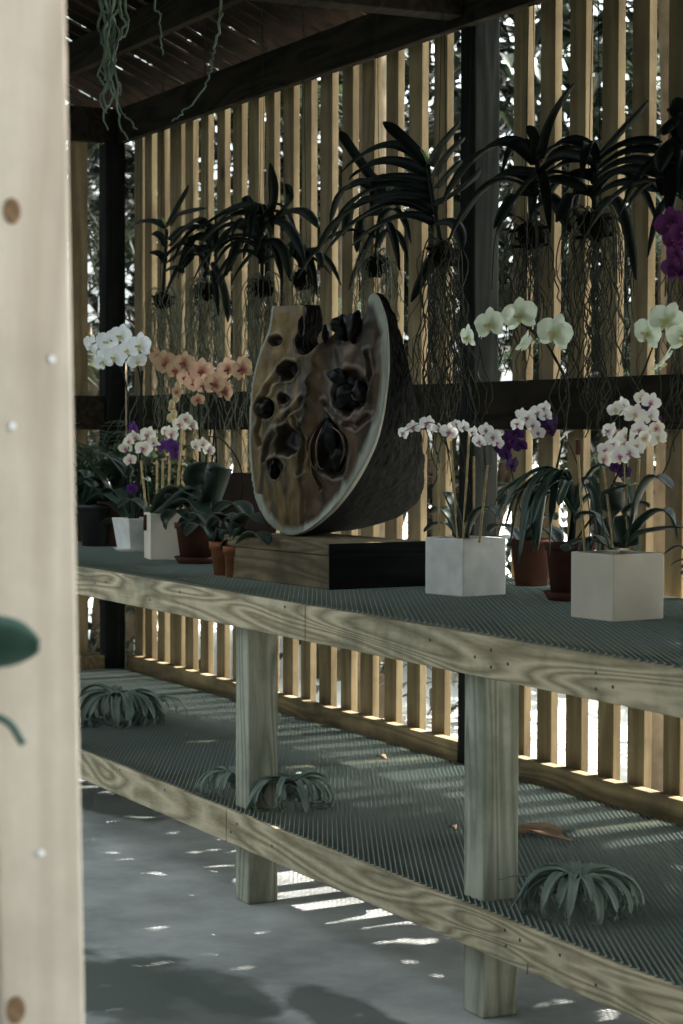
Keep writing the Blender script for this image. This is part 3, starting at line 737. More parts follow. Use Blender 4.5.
for pl, wd in [([(626,548),(640,535),(662,530),(684,528)],.05),([(628,546),(640,500),(655,478),(673,490)],.06),([(622,548),(612,515),(618,490),(636,484)],.06),([(616,550),(592,540),(572,545),(566,552)],.045),([(624,548),(645,520),(666,512),(678,540)],.05),([(620,548),(600,522),(588,514),(574,522)],.055),([(630,546),(626,520),(640,505),(650,508)],.06),([(612,550),(596,538),(588,545),(583,556)],.04)]:
    oleaf(B, [at(x_, y_, Y=YB+.005+(i-1)*.02*(1 if x_ > 620 else -1)) for i, (x_, y_) in enumerate(pl)], wd)

# --- C: beige square pot left with cream minis, D: white tapered pot with big white orchid
cen, a, b = cube_pot(None, (151, 560), .125, .15, math.radians(-12), None, TOP)
C = thing('potted_orchid', cen, 'beige square pot with cream and purple orchids in front of the left terracotta pots', 'potted orchid')
square_pot(C, cen, a, b, .130, .155, 'beigepot'); YC = cen.y
q = MB(); p0 = at(145,520,Y=cen.y-.066); q.tube([p0+V((0,0,.018)), p0, p0-V((0,-.0,.035))], .006, 6); q.build('pot_clip', M['terracotta_dark'], C)
for (x0, y0, x1, y1) in [(141,461,147,516),(157,462,157,516),(163,459,162,516),(170,452,168,516),(182,428,176,512)]:
    stake(C, at(x1, y1, Y=YC), at(x0, y0, Y=YC), .0042)
stem(C, [at(150,516,Y=YC), at(146,470,Y=YC), at(140,445,Y=YC), at(130,445,Y=YC-.02), at(127,455,Y=YC-.03)], .002)
stem(C, [at(160,516,Y=YC), at(168,470,Y=YC), at(178,432,Y=YC), at(192,424,Y=YC)], .002)
for px, py, s in [(135.5,437,.060),(148,435,.066),(125.6,448,.055),(143.7,448.5,.070),(154,442,.060),(130,460,.05),(129,441,.05),(180,424,.062),(192,425,.056),(172,434,.056),(166,431,.05),(203.5,444,.05),(196,446,.05),(209,450,.045),(186,419,.05)]:
    flower(C, at(px, py, Y=YC-.03+frng.uniform(-.02, .02)), s, 'w_cream', 'lip_pink')
for px, py, s in [(134,429,.060),(163,446,.05),(174,447.7,.055),(169,444,.045),(175,455,.04),(132,489,.045)]:
    flower(C, at(px, py, Y=YC-.01), s, 'purple', 'lip_dark')
for pl, wd, mt in [([(156,516),(165,498),(182,488),(200,500)],.07,'orchidleaf'),([(154,518),(165,512),(180,500),(192,488)],.06,'strapleaf'),([(160,516),(180,505),(196,502),(206,516)],.075,'orchidleaf'),([(148,516),(140,505),(130,500),(118,508)],.05,'orchidleaf'),([(158,514),(176,512),(190,520),(180,530)],.05,'orchidleaf')]:
    oleaf(C, [at(x_, y_, Y=YC-.02-i*.02) for i, (x_, y_) in enumerate(pl)], wd, mt)
cd = at(129, 551, Z=TOP+.006)+V((-.05, .05, 0)); aa = V((math.cos(.1), math.sin(.1), 0)); bb = V((-aa.y, aa.x, 0))
D = thing('potted_orchid', cd-V((0,0,.005)), 'white tapered square pot carrying tall large white moth orchids at far left', 'potted orchid')
square_pot(D, cd, aa, bb, .135, .115, 'whitepot', base=.105); YD = cd.y
q = MB(); q.lathe([(0, 0), (.07, 0), (.085, .014), (.082, .014), (.066, .004), (0, .004)], 24, cd-V((0,0,.005))); q.build('saucer', M['tray'], D)
stem(D, [at(135,524,Y=YD), at(139,470,Y=YD), at(142,420,Y=YD), at(141,385,Y=YD), at(136,362,Y=YD-.02), at(125,345,Y=YD-.03), at(105,340,Y=YD-.05), at(92,344,Y=YD-.06)], .0042, 'stemdark')
stem(D, [at(130,524,Y=YD), at(128,450,Y=YD), at(128,400,Y=YD), at(122,370,Y=YD), at(112,360,Y=YD)], .004, 'stemdark')
stake(D, at(138,524,Y=YD+.01), at(142,372,Y=YD+.01), .004, 'stemdark')
for px, py, s, fc in [(91,345,.085,(-.9,-.5,0)),(107.5,342,.095,(.6,-.75,.1)),(121,336,.095,(.6,-.75,.1)),(128,350,.09,(.6,-.75,0)),(140,345.5,.1,(.65,-.7,0)),(103,361,.09,(.5,-.8,-.2)),(115,357,.09,(.6,-.75,-.1)),(137,361,.075,(.9,-.1,-.3)),(109,352,.08,(.6,-.75,0))]:
    flower(D, at(px, py, Y=YD-.05+frng.uniform(-.03, .01)), s, 'w_white', 'lip_yellow', face=fc, jit=.18)
for pl in [[(132,524),(120,510),(108,505),(98,512)],[(128,524),(116,520),(108,524),(100,532)],[(134,522),(126,500),(116,490),(104,494)]]:
    oleaf(D, [at(x_, y_, Y=YD+i*.01) for i, (x_, y_) in enumerate(pl)], .055)

# --- E: terracotta pot with saucer and peach orchids
ce = at(194, 565, Z=TOP)+V((-.09, .05, 0))
E_ = thing('potted_orchid', ce, 'terracotta pot on a saucer holding tall peach and copper moth orchids', 'potted orchid')
round_pot(E_, ce, .075, .055, .125, 'terracotta_dark', saucer=True); YE = ce.y
stem(E_, [at(198,520,Y=YE), at(200,470,Y=YE), at(199,420,Y=YE), at(196,392,Y=YE), at(188,372,Y=YE), at(172,362,Y=YE), at(160,362,Y=YE)], .0035, 'stemdark')
stem(E_, [at(204,520,Y=YE), at(216,470,Y=YE), at(215,420,Y=YE), at(222,390,Y=YE), at(232,376,Y=YE), at(244,368,Y=YE)], .0035, 'stemdark')
stem(E_, [at(202,520,Y=YE), at(206,460,Y=YE), at(212,420,Y=YE), at(206,395,Y=YE), at(202,380,Y=YE)], .003, 'stemdark')
stem(E_, [at(205,520,Y=YE), at(240,500,Y=YE), at(240,465,Y=YE), at(222,440,Y=YE), at(208,436,Y=YE)], .003, 'stemdark')
stake(E_, at(200,520,Y=YE+.01), at(199,398,Y=YE+.01), .003, 'stemdark'); stake(E_, at(208,520,Y=YE), at(215,420,Y=YE), .003, 'stemdark')
for px, py, s, m_ in [(166,363,.095,'peach_dark'),(158,358,.07,'peach_dark'),(184,363,.085,'peach_dark'),(176,370,.08,'peach_dark'),(191,369,.085,'peach'),(202,371,.09,'peach'),(195,382,.085,'peach'),(186,378,.07,'peach'),(215,384,.09,'peach_dark'),(228,369,.08,'peach'),(242,369,.085,'peach_dark'),(225,392,.07,'peach_dark'),(204,385,.075,'peach'),(177,392,.045,'peach_dark'),(172,408,.035,'peach_dark'),(198,400,.05,'peach_dark'),(221,377,.07,'peach_dark')]:
    flower(E_, at(px, py, Y=YE-.03+frng.uniform(-.03, .02)), s, m_, 'lip_red', jit=.25)
q = MB()
for px, py in [(176,398),(172,404),(174,414),(178,386),(170,418)]: q.ball(at(px, py, Y=YE-.03), .012, 8, 6, (1, 1, 1.3))
q.build('buds', M['bud'], E_)
for pl, wd in [([(204,522),(198,500),(197,475),(207,462)],.085),([(206,522),(214,495),(220,470),(212,461)],.08),([(200,524),(182,512),(170,515),(166,530)],.06),([(208,522),(225,505),(240,505),(250,520)],.06),([(202,522),(190,505),(178,497),(168,500)],.07),([(206,524),(200,515),(188,520),(181,540)],.055)]:
    oleaf(E_, [at(x_, y_, Y=YE-.02-i*.008) for i, (x_, y_) in enumerate(pl)], wd)

# --- two small terracotta pots with leafy seedlings
def small_pot(px, py, rt, h, label, leaves, sc=1, mt='terracotta', rb=None):
    c = at(px, py, Z=TOP)+V((-.0, .0, 0)); c += V((-rt*.55, rt*.6, 0))
    r = thing('potted_plant', c, label, 'potted plant'); round_pot(r, c, rt, rb or rt*.66, h, mt, rim=.022)
    for pl, wd in leaves: oleaf(r, [at(x_, y_, Y=c.y-i*.012) for i, (x_, y_) in enumerate(pl)], wd)
    return r
small_pot(219, 576, .044, .10, 'small terracotta pot of glossy leaves, left of two by the plinth', [([(214,546),(206,528),(196,525),(186,536)],.05),([(216,546),(214,525),(224,515),(238,520)],.05),([(214,546),(212,530),(200,515),(190,518)],.045),([(216,546),(222,530),(226,535),(222,552)],.04)])
small_pot(231, 578, .036, .092, 'smallest terracotta pot of leaves, tucked against the end of the plinth', [([(236,548),(238,525),(250,515),(262,524)],.05),([(236,548),(228,525),(218,518),(208,528)],.045),([(238,548),(250,535),(262,535),(268,545)],.045),([(236,546),(240,530),(234,520),(226,520)],.04)])

# --- dark pots far left
def dark_pot(px, py, w_, h, mt, label, leaves, rt=1.15, name='potted_plant', lm='orchidleaf', back=.1, saucer=False):
    c = at(px, py, Z=TOP)+V((-.45*w_, .5*w_, 0))
    r = thing(name, c, label, 'potted plant'); round_pot(r, c, w_*.5*rt, w_*.5*.85, h, mt, saucer=saucer)
    for pl, wd in leaves: oleaf(r, [at(x_, y_, Y=c.y-.02-i*.01) for i, (x_, y_) in enumerate(pl)], wd, lm)
    return r, c
dark_pot(86, 547, .14, .155, 'blackpot', 'large black plastic pot of strap leaves half hidden by the foreground post', [([(84,505),(76,490),(84,478),(97,475)],.05),([(84,505),(90,485),(86,470),(74,472)],.045),([(86,505),(100,495),(110,497),(120,505)],.04),([(88,505),(96,490),(90,480),(80,485)],.045)], lm='strapleaf')
dark_pot(110, 547, .13, .165, 'terracotta_dark', 'dark reddish clay pot behind the white tapered pot with long strap leaves', [([(112,500),(130,470),(112,455),(100,452)],.035),([(112,500),(128,480),(118,462),(108,452)],.03),([(114,500),(128,488),(140,500),(146,512)],.035),([(112,500),(104,480),(92,470),(82,478)],.035),([(116,500),(132,492),(142,478),(150,482)],.03),([(112,500),(100,490),(92,495),(88,505)],.03)])
# big brown planter behind
cx_ = V((at(234, 500, Y=.70).x, .70, TOP)); r = thing('planter', cx_, 'dark brown square planter standing behind the peach orchids', 'planter')
square_pot(r, cx_, V((.98, .17, 0)).normalized(), V((-.17, .98, 0)).normalized(), .26, .28, 'brownbox', base=.20)
c2 = at(250, 530, Z=TOP)+V((-.05, .08, 0)); r = thing('potted_plant', c2, 'small dark clay pot almost hidden behind the left rim of the carving', 'potted plant'); round_pot(r, c2, .05, .038, .1, 'terracotta_dark')
oleaf(r, [c2+V((0,0,.09)), c2+V((.02,-.03,.13)), c2+V((.05,-.07,.14))], .03, 'airplant'); oleaf(r, [c2+V((0,0,.09)), c2+V((-.03,-.03,.13)), c2+V((-.06,-.04,.11))], .03)
# pots behind A/B
rj, cj = dark_pot(524, 587, .105, .13, 'terracotta_dark', 'dark clay pot between the two cube pots with tall pale green orchids', [([(524,548),(505,538),(490,540),(480,552)],.05),([(524,548),(512,530),(498,526),(488,532)],.045),([(526,548),(540,530),(552,532),(560,545)],.05),([(526,546),(536,522),(548,515),(556,520)],.045)], name='potted_orchid')
rj['category'] = 'potted orchid'; YJ = .42
stem(rj, [cj+V((0,0,.11)), at(556,470,Y=YJ+.15), at(568,400,Y=YJ), at(560,368,Y=YJ), at(545,342,Y=YJ), at(528,328,Y=YJ), at(505,318,Y=YJ), at(480,322,Y=YJ), at(468,330,Y=YJ)], .0032, 'stemdark')
for px, py, s, fc in [(468,337,.07,(.1,-.9,-.1)),(490,324,.092,(.4,-.9,.15)),(520,315,.098,(.5,-.85,.1)),(524,343,.07,(.1,.9,-.3)),(555,333,.1,(.55,-.8,0)),(482,330,.06,(-.3,-.8,0))]:
    flower(rj, at(px, py, Y=YJ-.03), s, 'w_green', 'lip_yellow', face=fc, jit=.12)
YJ = cj.y-.30
for px, py, s in [(518,424,.046),(528,418,.050),(538.5,413,.050),(545,408,.04),(538,433,.040),(533,425,.04),(546,415,.04),(522,415,.04)]:
    flower(rj, at(px, py, Y=YJ-.06), s, 'w_mini', 'lip_pink')
for px, py, s in [(509,440,.05),(516,434,.05),(505,455,.045),(512,465,.05),(520,446,.045),(548,430,.045),(544,424,.04),(553,420,.04),(503,447,.05)]:
    flower(rj, at(px, py, Y=YJ-.03), s, 'purple_dark', 'lip_dark')
stem(rj, [cj+V((0,0,.11)), at(518,500,Y=YJ+.15), at(510,450,Y=YJ), at(528,424,Y=YJ), at(545,412,Y=YJ)], .002, 'stemdark')
rk, ck = dark_pot(562, 602, .115, .14, 'terracotta_dark', 'dark clay pot on saucer with arching strap leaves left of the right cube pot', [], name='potted_plant', saucer=True)
kr = random.Random(3); ctr = at(574, 500, Y=ck.y-.03)
for i in range(26):
    an = kr.uniform(0, 2*PI); L = kr.uniform(.12, .2); d = V((math.cos(an), math.sin(an), 0))
    if i < 12: d = (d+V((-.45, -.9, 0))*1.2).normalized()
    base = V((ck.x*.5+ctr.x*.5, ck.y-.01, ctr.z-.04))
    up = kr.uniform(.05, .12); drop = kr.uniform(-.14, .03)
    pts = [base, base+d*L*.35+V((0, 0, up)), base+d*L*.8+V((0, 0, up*.7)), base+d*L*1.05+V((0, 0, drop))]
    oleaf(rk, pts, kr.uniform(.018, .03), 'strapleaf', fold=.5)
stem(rk, [ck+V((0,0,.13)), (ck+V((0,0,.13))+V((ck.x*.5+ctr.x*.5, ck.y-.01, ctr.z-.04)))*.5, V((ck.x*.5+ctr.x*.5, ck.y-.01, ctr.z-.03))], .012, 'stemdark')
YK = .33
stem(rk, [ck+V((0,0,.13)), at(620,470,Y=YK+.1), at(632,400,Y=YK+.1), at(645,368,Y=YK+.1), at(654,345,Y=YK+.1), at(668,326,Y=YK+.1), at(684,330,Y=YK+.1)], .003, 'stemdark')
for px, py, s, fc in [(648,333,.085,(.3,-.9,.1)),(667,321,.095,(.5,-.85,.2)),(662,361,.085,(.3,.7,-.5)),(684,337,.08,(.6,-.7,0))]:
    flower(rk, at(px, py, Y=YK+.07), s, 'w_green', 'lip_yellow', face=fc, jit=.12)
# right edge plant
cr_ = at(690, 625, Z=TOP)+V((.0, .05, 0)); r = thing('potted_plant', cr_, 'low leafy plant at the right edge beside the pale cube pot', 'potted plant'); round_pot(r, cr_, .045, .034, .06, 'blackpot')
kr = random.Random(31)
for i in range(22):
    an = kr.uniform(0, 2*PI); d = V((math.cos(an), math.sin(an), 0)); L = kr.uniform(.05, .1); b0 = cr_+V((0, 0, .05))+d*.01; h = kr.uniform(.02, .12)
    oleaf(r, [b0, b0+d*L*.5+V((0, 0, h)), b0+d*L+V((0, 0, h*.9))], kr.uniform(.018, .032), 'shrub')

# --- ferns / feathery plants at far left
def fern(loc, label, n=26, L=.34, seed=1, pot=True, droop=.12, mt='fern'):
    kr = random.Random(seed); r = thing('potted_fern', loc, label, 'fern')
    if pot: round_pot(r, V(loc), .06, .045, .11, 'terracotta_dark')
    b0 = V(loc)+V((0, 0, .1)); q = MB()
    for i in range(n):
        an = kr.uniform(0, 2*PI); d = V((math.cos(an), math.sin(an), 0)); l = L*kr.uniform(.6, 1.1); h = l*kr.uniform(.4, 1.1)
        p = bez(b0, b0+d*l*.4+V((0, 0, h*1.1)), b0+d*l*.9+V((0, 0, h*.9-droop*kr.random())), 15)
        q.tube(p, .0013, 4)
        for k in range(2, 15):
            t = k/14; tg = (p[min(k+1, 14)]-p[k-1]).normalized(); e = tg.cross(V((0, 0, 1))).normalized(); ll = .055*math.sin(PI*(.15+.8*t))
            for s in (-1, 1): q.leaf([p[k], p[k]+(e*s+tg*.4)*ll*.6+V((0,0,-.003)), p[k]+(e*s+tg*.5)*ll+V((0, 0, -.012))], [.006, .012, .001])
    q.build('fronds', M[mt], r)
fern(at(95, 500, Y=.62)*1.0 + V((0, 0, TOP-at(95, 500, Y=.62).z)), 'feathery dark fern in a clay pot behind the black pot at far left', seed=2, L=.34, n=110, droop=.25)
fern(V((at(88, 500, Y=.50).x, .50, TOP)), 'tall bushy dark fern filling the corner at the left end of the bench', seed=8, L=.42, n=130, droop=.3)
fern(at(140, 500, Y=.68)*1.0 + V((0, 0, TOP-at(140, 500, Y=.68).z)), 'feathery dark fern standing against the slats behind the cream orchids', seed=6, L=.30, n=60)

# ------------------------------------------------------------------ hanging vandas
def vanda(crown, low, Y, leaves, label, nroots=34, rl=(.2, .5), basket=True, seed=1, new=True, extra=0, rspread=.05, rm='root', wire=True, bh=.05, wl=.030, stems=True):
    kr = random.Random(seed)
    cr = at(*crown, Y=Y); lo = at(*low, Y=Y)
    root = thing('hanging_orchid', lo, label, 'hanging orchid')
    if stems:
        q = MB(); q.tube(smooth_path([lo, (lo+cr)*.5+noise_r(kr, .01), cr], 4), .007, 7); q.build('stem', M['stemdark'], root)
    if wire:
        q = MB(); tp = V((lo.x, Y, rz(Y)-.002))
        for s in (-1, 1): q.tube([lo+V((s*.03, 0, -.02)), V((lo.x+s*.01, Y, (lo.z+tp.z)*.5)), tp], .0011, 5)
        q.build('hanging_wire', M['stemdark'], root)
    if basket:
        q = MB(); q.ball((0, 0, 0), 1, 18, 12); hw = .036; vv = []
        for a, b, c in q.v:
            k = 1+.35*NZ_.noise(V((a*2+seed, b*2, c*2)))+.2*NZ_.noise(V((a*6+seed, b*6, c*6))); vv.append((lo.x+a*hw*k, lo.y+b*hw*k, lo.z-.026+c*.034*k))
        q.v = vv
        for k in range(4):
            a = kr.uniform(0, PI); dd = V((math.cos(a), math.sin(a), kr.uniform(-.15, .15)))*.046; cc = lo+V((0, 0, -.01-.014*k)); q.tube([cc-dd, cc+dd], .0045, 5)
        q.build('basket', M['basket'], root)
    q = MB()
    for (bx, by), (mx, my), (tx, ty), wd in leaves:
        n = 13; dy = kr.uniform(-.06, .02)
        p = through(at(bx, by, Y=Y), at(mx, my, Y=Y+dy*.6), at(tx, ty, Y=Y+dy*1.6), n)
        ws = [wd*(.75 if i == 0 else 1)*(1 if i < n-3 else (.85, .6, .12)[i-(n-3)]) for i in range(n)]
        q.leaf(p, ws, fold=.55, side=(.35, .75, .55))
    ax = (cr-lo)
    for i in range(extra):
        t = kr.uniform(.1, 1); b0 = lo+ax*t; sd = 1 if i % 2 else -1; L = kr.uniform(.14, .30)
        d = V((sd*kr.uniform(.5, 1), kr.uniform(-.8, .6), 0)).normalized()
        n = 11; h = kr.uniform(.04, .10)*(1.2-t*.4); p = bez(b0, b0+d*L*.5+V((0, 0, h*1.6)), b0+d*L+V((0, 0, h-kr.uniform(.06, .2))), n)
        q.leaf(p, [wl*.8]*1+[wl*.85]*(n-4)+[wl*.75, wl*.5, wl*.1], fold=.55)
    q.build('leaves', M['vanda'], root, solid=.0018)
    if new:
        q = MB()
        for i in range(4):
            d = V((kr.uniform(-1, 1), kr.uniform(-1, 0), 0))*.022; q.leaf(bez(cr-V((0,0,.01)), cr+d*.4+V((0, 0, .025)), cr+d+V((0, 0, .045)), 5), [.012, .013, .012, .008, .001], fold=.6)
        q.build('new_growth', M['vanda_new'], root)
    q = MB()
    for i in range(nroots):
        a = kr.uniform(0, 2*PI); p = lo+V((math.cos(a)*.03*kr.random(), math.sin(a)*.03*kr.random(), -.01+.02*kr.random())); L = kr.uniform(*rl); pts = [p.copy()]; n = 16
        out = V((math.cos(a), math.sin(a), 0))*kr.uniform(0, rspread); 
        for k in range(1, n):
            t = k/(n-1); st_ = L/(n-1)
            p = p+out*(.45*math.exp(-k*.55))+V((kr.uniform(-1, 1)*st_*.55, kr.uniform(-1, 1)*st_*.55, -st_*(1 if k > 1 else -.1))); pts.append(p.copy())
        pts = smooth_path(pts, 2)
        q.tube(pts, kr.choice([.0009, .0013, .0018]), 5)
    # a few wiry loops
    for i in range(nroots//6):
        a = kr.uniform(0, 2*PI); o = V((math.cos(a), math.sin(a)*.6, 0)); L = kr.uniform(.07, .13)
        q.tube(smooth_path([lo, lo+o*L*.6+V((0, 0, .025)), lo+o*L+V((0, 0, -.03)), lo+o*L*1.1+V((0, 0, -.12-kr.random()*.1))], 5), .0017, 5)
    ro = q.build('roots', M[rm], root); ro['kind'] = 'stuff'
    return root
W = .034
vanda((167,229), (163,294), .70, [((167,225),(176,205),(188,185),W),((168,226),(180,212),(206,208),W),((166,228),(150,222),(130,227),W*.8),((166,246),(160,236),(151,235),W*.8),((165,262),(158,252),(150,252),W*.8),((168,240),(182,226),(206,228),W),((168,252),(190,236),(214,240),W*1.1),((167,262),(186,249),(214,251),W),((166,270),(175,266),(184,273),W*.8),((168,246),(186,225),(202,218),W)],
      'leftmost hanging orchid with one upright leaf and a short dark basket', seed=11, rl=(.35, .7), nroots=60)
vanda((212,232), (205,284), .74, [((212,232),(196,222),(176,240),W),((212,240),(196,238),(182,252),W),((214,236),(230,222),(250,232),W),((212,250),(194,252),(184,268),W),((212,262),(224,290),(228,322),W*.8),((214,232),(224,215),(240,208),W)],
      'second hanging orchid from the left with leaves drooping over its basket', seed=12, extra=10, rl=(.35, .75), nroots=64)
vanda((262,215), (262,280), .68, [((262,218),(240,208),(196,232),W*1.2),((262,222),(236,216),(200,246),W*1.1),((260,222),(272,200),(270,163),W),((266,222),(288,200),(285,184),W*.8),((268,225),(296,208),(318,228),W),((262,230),(238,226),(214,256),W),((264,228),(284,222),(305,262),W),((262,240),(242,240),(226,276),W),((264,240),(280,245),(290,280),W),((262,218),(250,205),(246,196),W)],
      'dense dark hanging orchid above the left side of the carving', seed=13, extra=22, rl=(.3, .7), nroots=64, new=False)
vanda((296,250), (303,272), .78, [((298,256),(290,245),(276,262),W*.8),((300,258),(314,248),(322,268),W*.8)], 'small hanging orchid with wiry looping roots above the carving notch', seed=14, extra=6, rl=(.15, .4), nroots=34, new=False)
vanda((385,190), (376,258), .76, [((384,195),(352,150),(340,131),W*.9),((384,200),(352,185),(330,225),W),((384,205),(356,205),(343,236),W),((384,215),(362,222),(357,252),W),((386,200),(400,185),(412,205),W),((384,225),(372,240),(349,290),W*.9)],
      'hanging orchid with curly roots directly above the top of the carving', seed=15, extra=8, rl=(.08, .28), nroots=46, rspread=.12)
vanda((428,165), (442,246), .60, [((427,165),(404,140),(383,122),W),((427,166),(388,147),(342,172),W*1.1),((428,176),(386,163),(349,180),W*1.15),((430,184),(388,179),(342,192),W),((430,192),(368,192),(332,240),W*1.1),((432,200),(362,205),(318,252),W*1.2),((433,215),(380,208),(325,254),W),((434,224),(396,219),(352,246),W),((428,166),(440,142),(459,122),W*1.1),((432,176),(446,152),(464,137),W*1.1),((434,188),(448,170),(460,160),W*1.1),((436,200),(458,188),(480,168),W*1.2),((436,222),(454,222),(462,250),W),((436,252),(426,270),(411,302),W*.8),((436,212),(404,200),(370,208),W)],
      'widest hanging orchid with long arching leaves beside the tall post', seed=16, rl=(.4, .75), nroots=64, rm='rootdark', rspread=.06)
vanda((538,155), (530,225), .50, [((539,158),(550,115),(574,83),W*.9),((537,158),(534,138),(527,126),W*.8),((537,164),(494,147),(442,204),W*1.25),((537,184),(500,178),(462,222),W*1.2),((538,176),(508,176),(480,196),W),((540,170),(562,150),(592,160),W),((540,182),(560,176),(588,190),W),((538,196),(515,198),(494,228),W),((540,196),(555,200),(570,232),W)],
      'hanging orchid right of the tall post with leaves crossing in front of it', seed=17, extra=6, rl=(.2, .42), nroots=46, rm='rootdark', new=False)
vanda((597,152), (594,215), .55, [((598,155),(618,130),(648,100),W*1.1),((596,156),(570,142),(541,160),W),((596,164),(566,164),(539,186),W),((599,158),(630,138),(662,142),W),((599,166),(632,146),(666,152),W),((599,172),(630,156),(664,166),W),((599,182),(630,164),(664,178),W),((598,192),(628,178),(660,192),W),((596,180),(568,178),(545,205),W),((596,195),(575,196),(556,222),W),((598,205),(620,205),(636,280),W*.8)],
      'hanging orchid with a stout upright leaf and a thick curtain of roots at right', seed=18, extra=6, rl=(.35, .6), nroots=60, rm='rootdark', new=False, rspread=.09)
V9 = vanda((690,150), (690,235), .55, [((688,150),(672,120),(664,135),W*1.4),((688,160),(668,140),(660,172),W*1.4),((688,170),(670,160),(662,196),W*1.3),((688,180),(676,170),(668,215),W),((688,140),(680,112),(668,112),W*1.4)],
      'hanging orchid with magenta blooms cut by the right edge of the view', seed=19, extra=12, rl=(.3, .6), nroots=40, rm='rootdark', new=False)
for px, py, s in [(672,224,.085),(684,232,.07),(675,240,.06),(671,266,.06),(680,272,.07),(676,255,.05)]: flower(V9, at(px, py, Y=.47), s, 'magenta', 'lip_dark')

# roots hanging from above, upper left
def hanging_roots(label, paths, D, r, seed, mt='rootgreen', top=None):
    kr = random.Random(seed); p0 = at(*paths[0][0], D=D)
    zt = rz(p0.y) if p0.y > RY else rz(RY)-(rz(RY)-EAVE)*(RY-p0.y)/(RY-EY)
    root = thing('aerial_root_tuft', V((p0.x, p0.y, zt-.02)), label, 'hanging roots')
    q = MB()
    for pl in paths:
        pts = [at(x_, y_, D=D+kr.uniform(-.04, .04)) for x_, y_ in pl]
        t0 = pts[0]; pts = [V((t0.x*.5+p0.x*.5, t0.y*.5+p0.y*.5, zt-.001)), t0+V((0, 0, .0))]+pts[1:]
        pp = smooth_path(pts, 6); n = len(pp)
        pp = [p+noise_r(kr, .004) if 0 < i < n-1 else p for i, p in enumerate(pp)]
        q.tube(pp, [r*(1-.45*i/(n-1)) for i in range(n)], 6)
    o = q.build('roots', M[mt], root); o['kind'] = 'stuff'
hanging_roots('tangled pale green aerial roots hanging from the roof at upper left', [
    [(100,-10),(106,30),(110,70),(101,100),(108,130)],[(106,-10),(114,25),(104,60),(112,95),(104,110)],[(112,-10),(108,30),(116,60),(109,80),(100,70)],[(118,-10),(124,25),(113,50),(117,85),(119,120),(128,140)],
    [(124,-10),(128,25),(116,45),(110,75),(104,95),(107,113)],[(104,-10),(98,25),(104,50),(99,75),(104,85)],[(120,-10),(110,20),(108,55),(113,88),(122,112),(137,129)],[(109,-10),(118,35),(106,65),(108,90)],[(115,-10),(104,30),(112,62),(118,80),(121,95)],[(99,-10),(108,15),(115,40),(104,62)]], 5.2, .0042, 3)
hanging_roots('single long pale root curling down in front of the roof beam', [[(220,-10),(221,15),(217,40),(212,60),(210,72),(202,92),(186,110),(172,121)]], 5.6, .0042, 4)
hanging_roots('short thin root dangling between the two larger root clusters', [[(155,-10),(160,15),(161,35),(163,55)]], 5.4, .0034, 5)

# ------------------------------------------------------------------ air plants, litter
def air_plant(px, py, R, label, seed, n=26, flat=1, curl=1.0, tilt=0, long=None):
    kr = random.Random(seed); c = at(px, py, Z=LOW); root = thing('air_plant', c, label, 'air plant')
    q = MB(); core = c+V((0, 0, R*.34))
    for i in range(n):
        a = i*2.39996+kr.uniform(-.25, .25); t = i/(n-1); d = V((math.cos(a), math.sin(a), 0)); sd_ = V((-d.y, d.x, 0))*kr.uniform(-.35, .35)
        m_ = 22; L = R*(2.9 if curl > .8 else 2.0)*(1-.25*t)*kr.uniform(.85, 1.1); th0 = math.radians(52+34*t+kr.uniform(-8, 8)); th1 = math.radians(-60-150*curl*kr.uniform(.85, 1.1))
        p = core+d*R*.05; pp = [p.copy()]
        for k in range(1, m_):
            u_ = k/(m_-1); an = th0+(th1-th0)*u_**1.15
            p = p+(d*math.cos(an)+V((0, 0, 1))*math.sin(an)+sd_*u_*.6)*(L/(m_-1)); p.z = max(p.z, c.z+.003); pp.append(p.copy())
        w0 = R*kr.uniform(.20, .28)
        q.leaf(pp, [w0*(1-(j/(m_-1))**1.6)+.0008 for j in range(m_)], fold=.55)
    if long:
        for pl in long: 
            pp = smooth_path([at(x_, y_, Y=c.y-.06*i) for i, (x_, y_) in enumerate(pl)], 5); k = len(pp); q.leaf(pp, [R*.14*(1-j/(k-1))+.001 for j in range(k)], fold=.5)
    q.build('leaves', M['airplant'], root, solid=.0012)
    q = MB(); q.ball(core-V((0, 0, R*.08)), R*.13, 8, 6); q.build('heart', M['airplant'], root)
air_plant(291, 806, .105, 'curled silvery air plant on the lower shelf right of the left bench leg', 1, n=24)
air_plant(234, 794, .095, 'silvery air plant half hidden behind the left bench leg on the lower shelf', 2, n=18, curl=.6)
air_plant(118, 722, .145, 'largest tangled air plant at far left of the lower shelf', 3, n=46, curl=1.15, flat=1.5)
air_plant(150, 718, .10, 'spiky air plant leaning right of the tangled one on the lower shelf', 9, n=18, curl=.3)
air_plant(576, 912, .125, 'spreading silvery air plant on the lower shelf right of the near bench leg', 4, n=46, curl=.6, long=[[(560,890),(530,885),(508,912)],[(565,892),(540,900),(530,940),(527,975)],[(560,888),(525,876),(498,880)]])
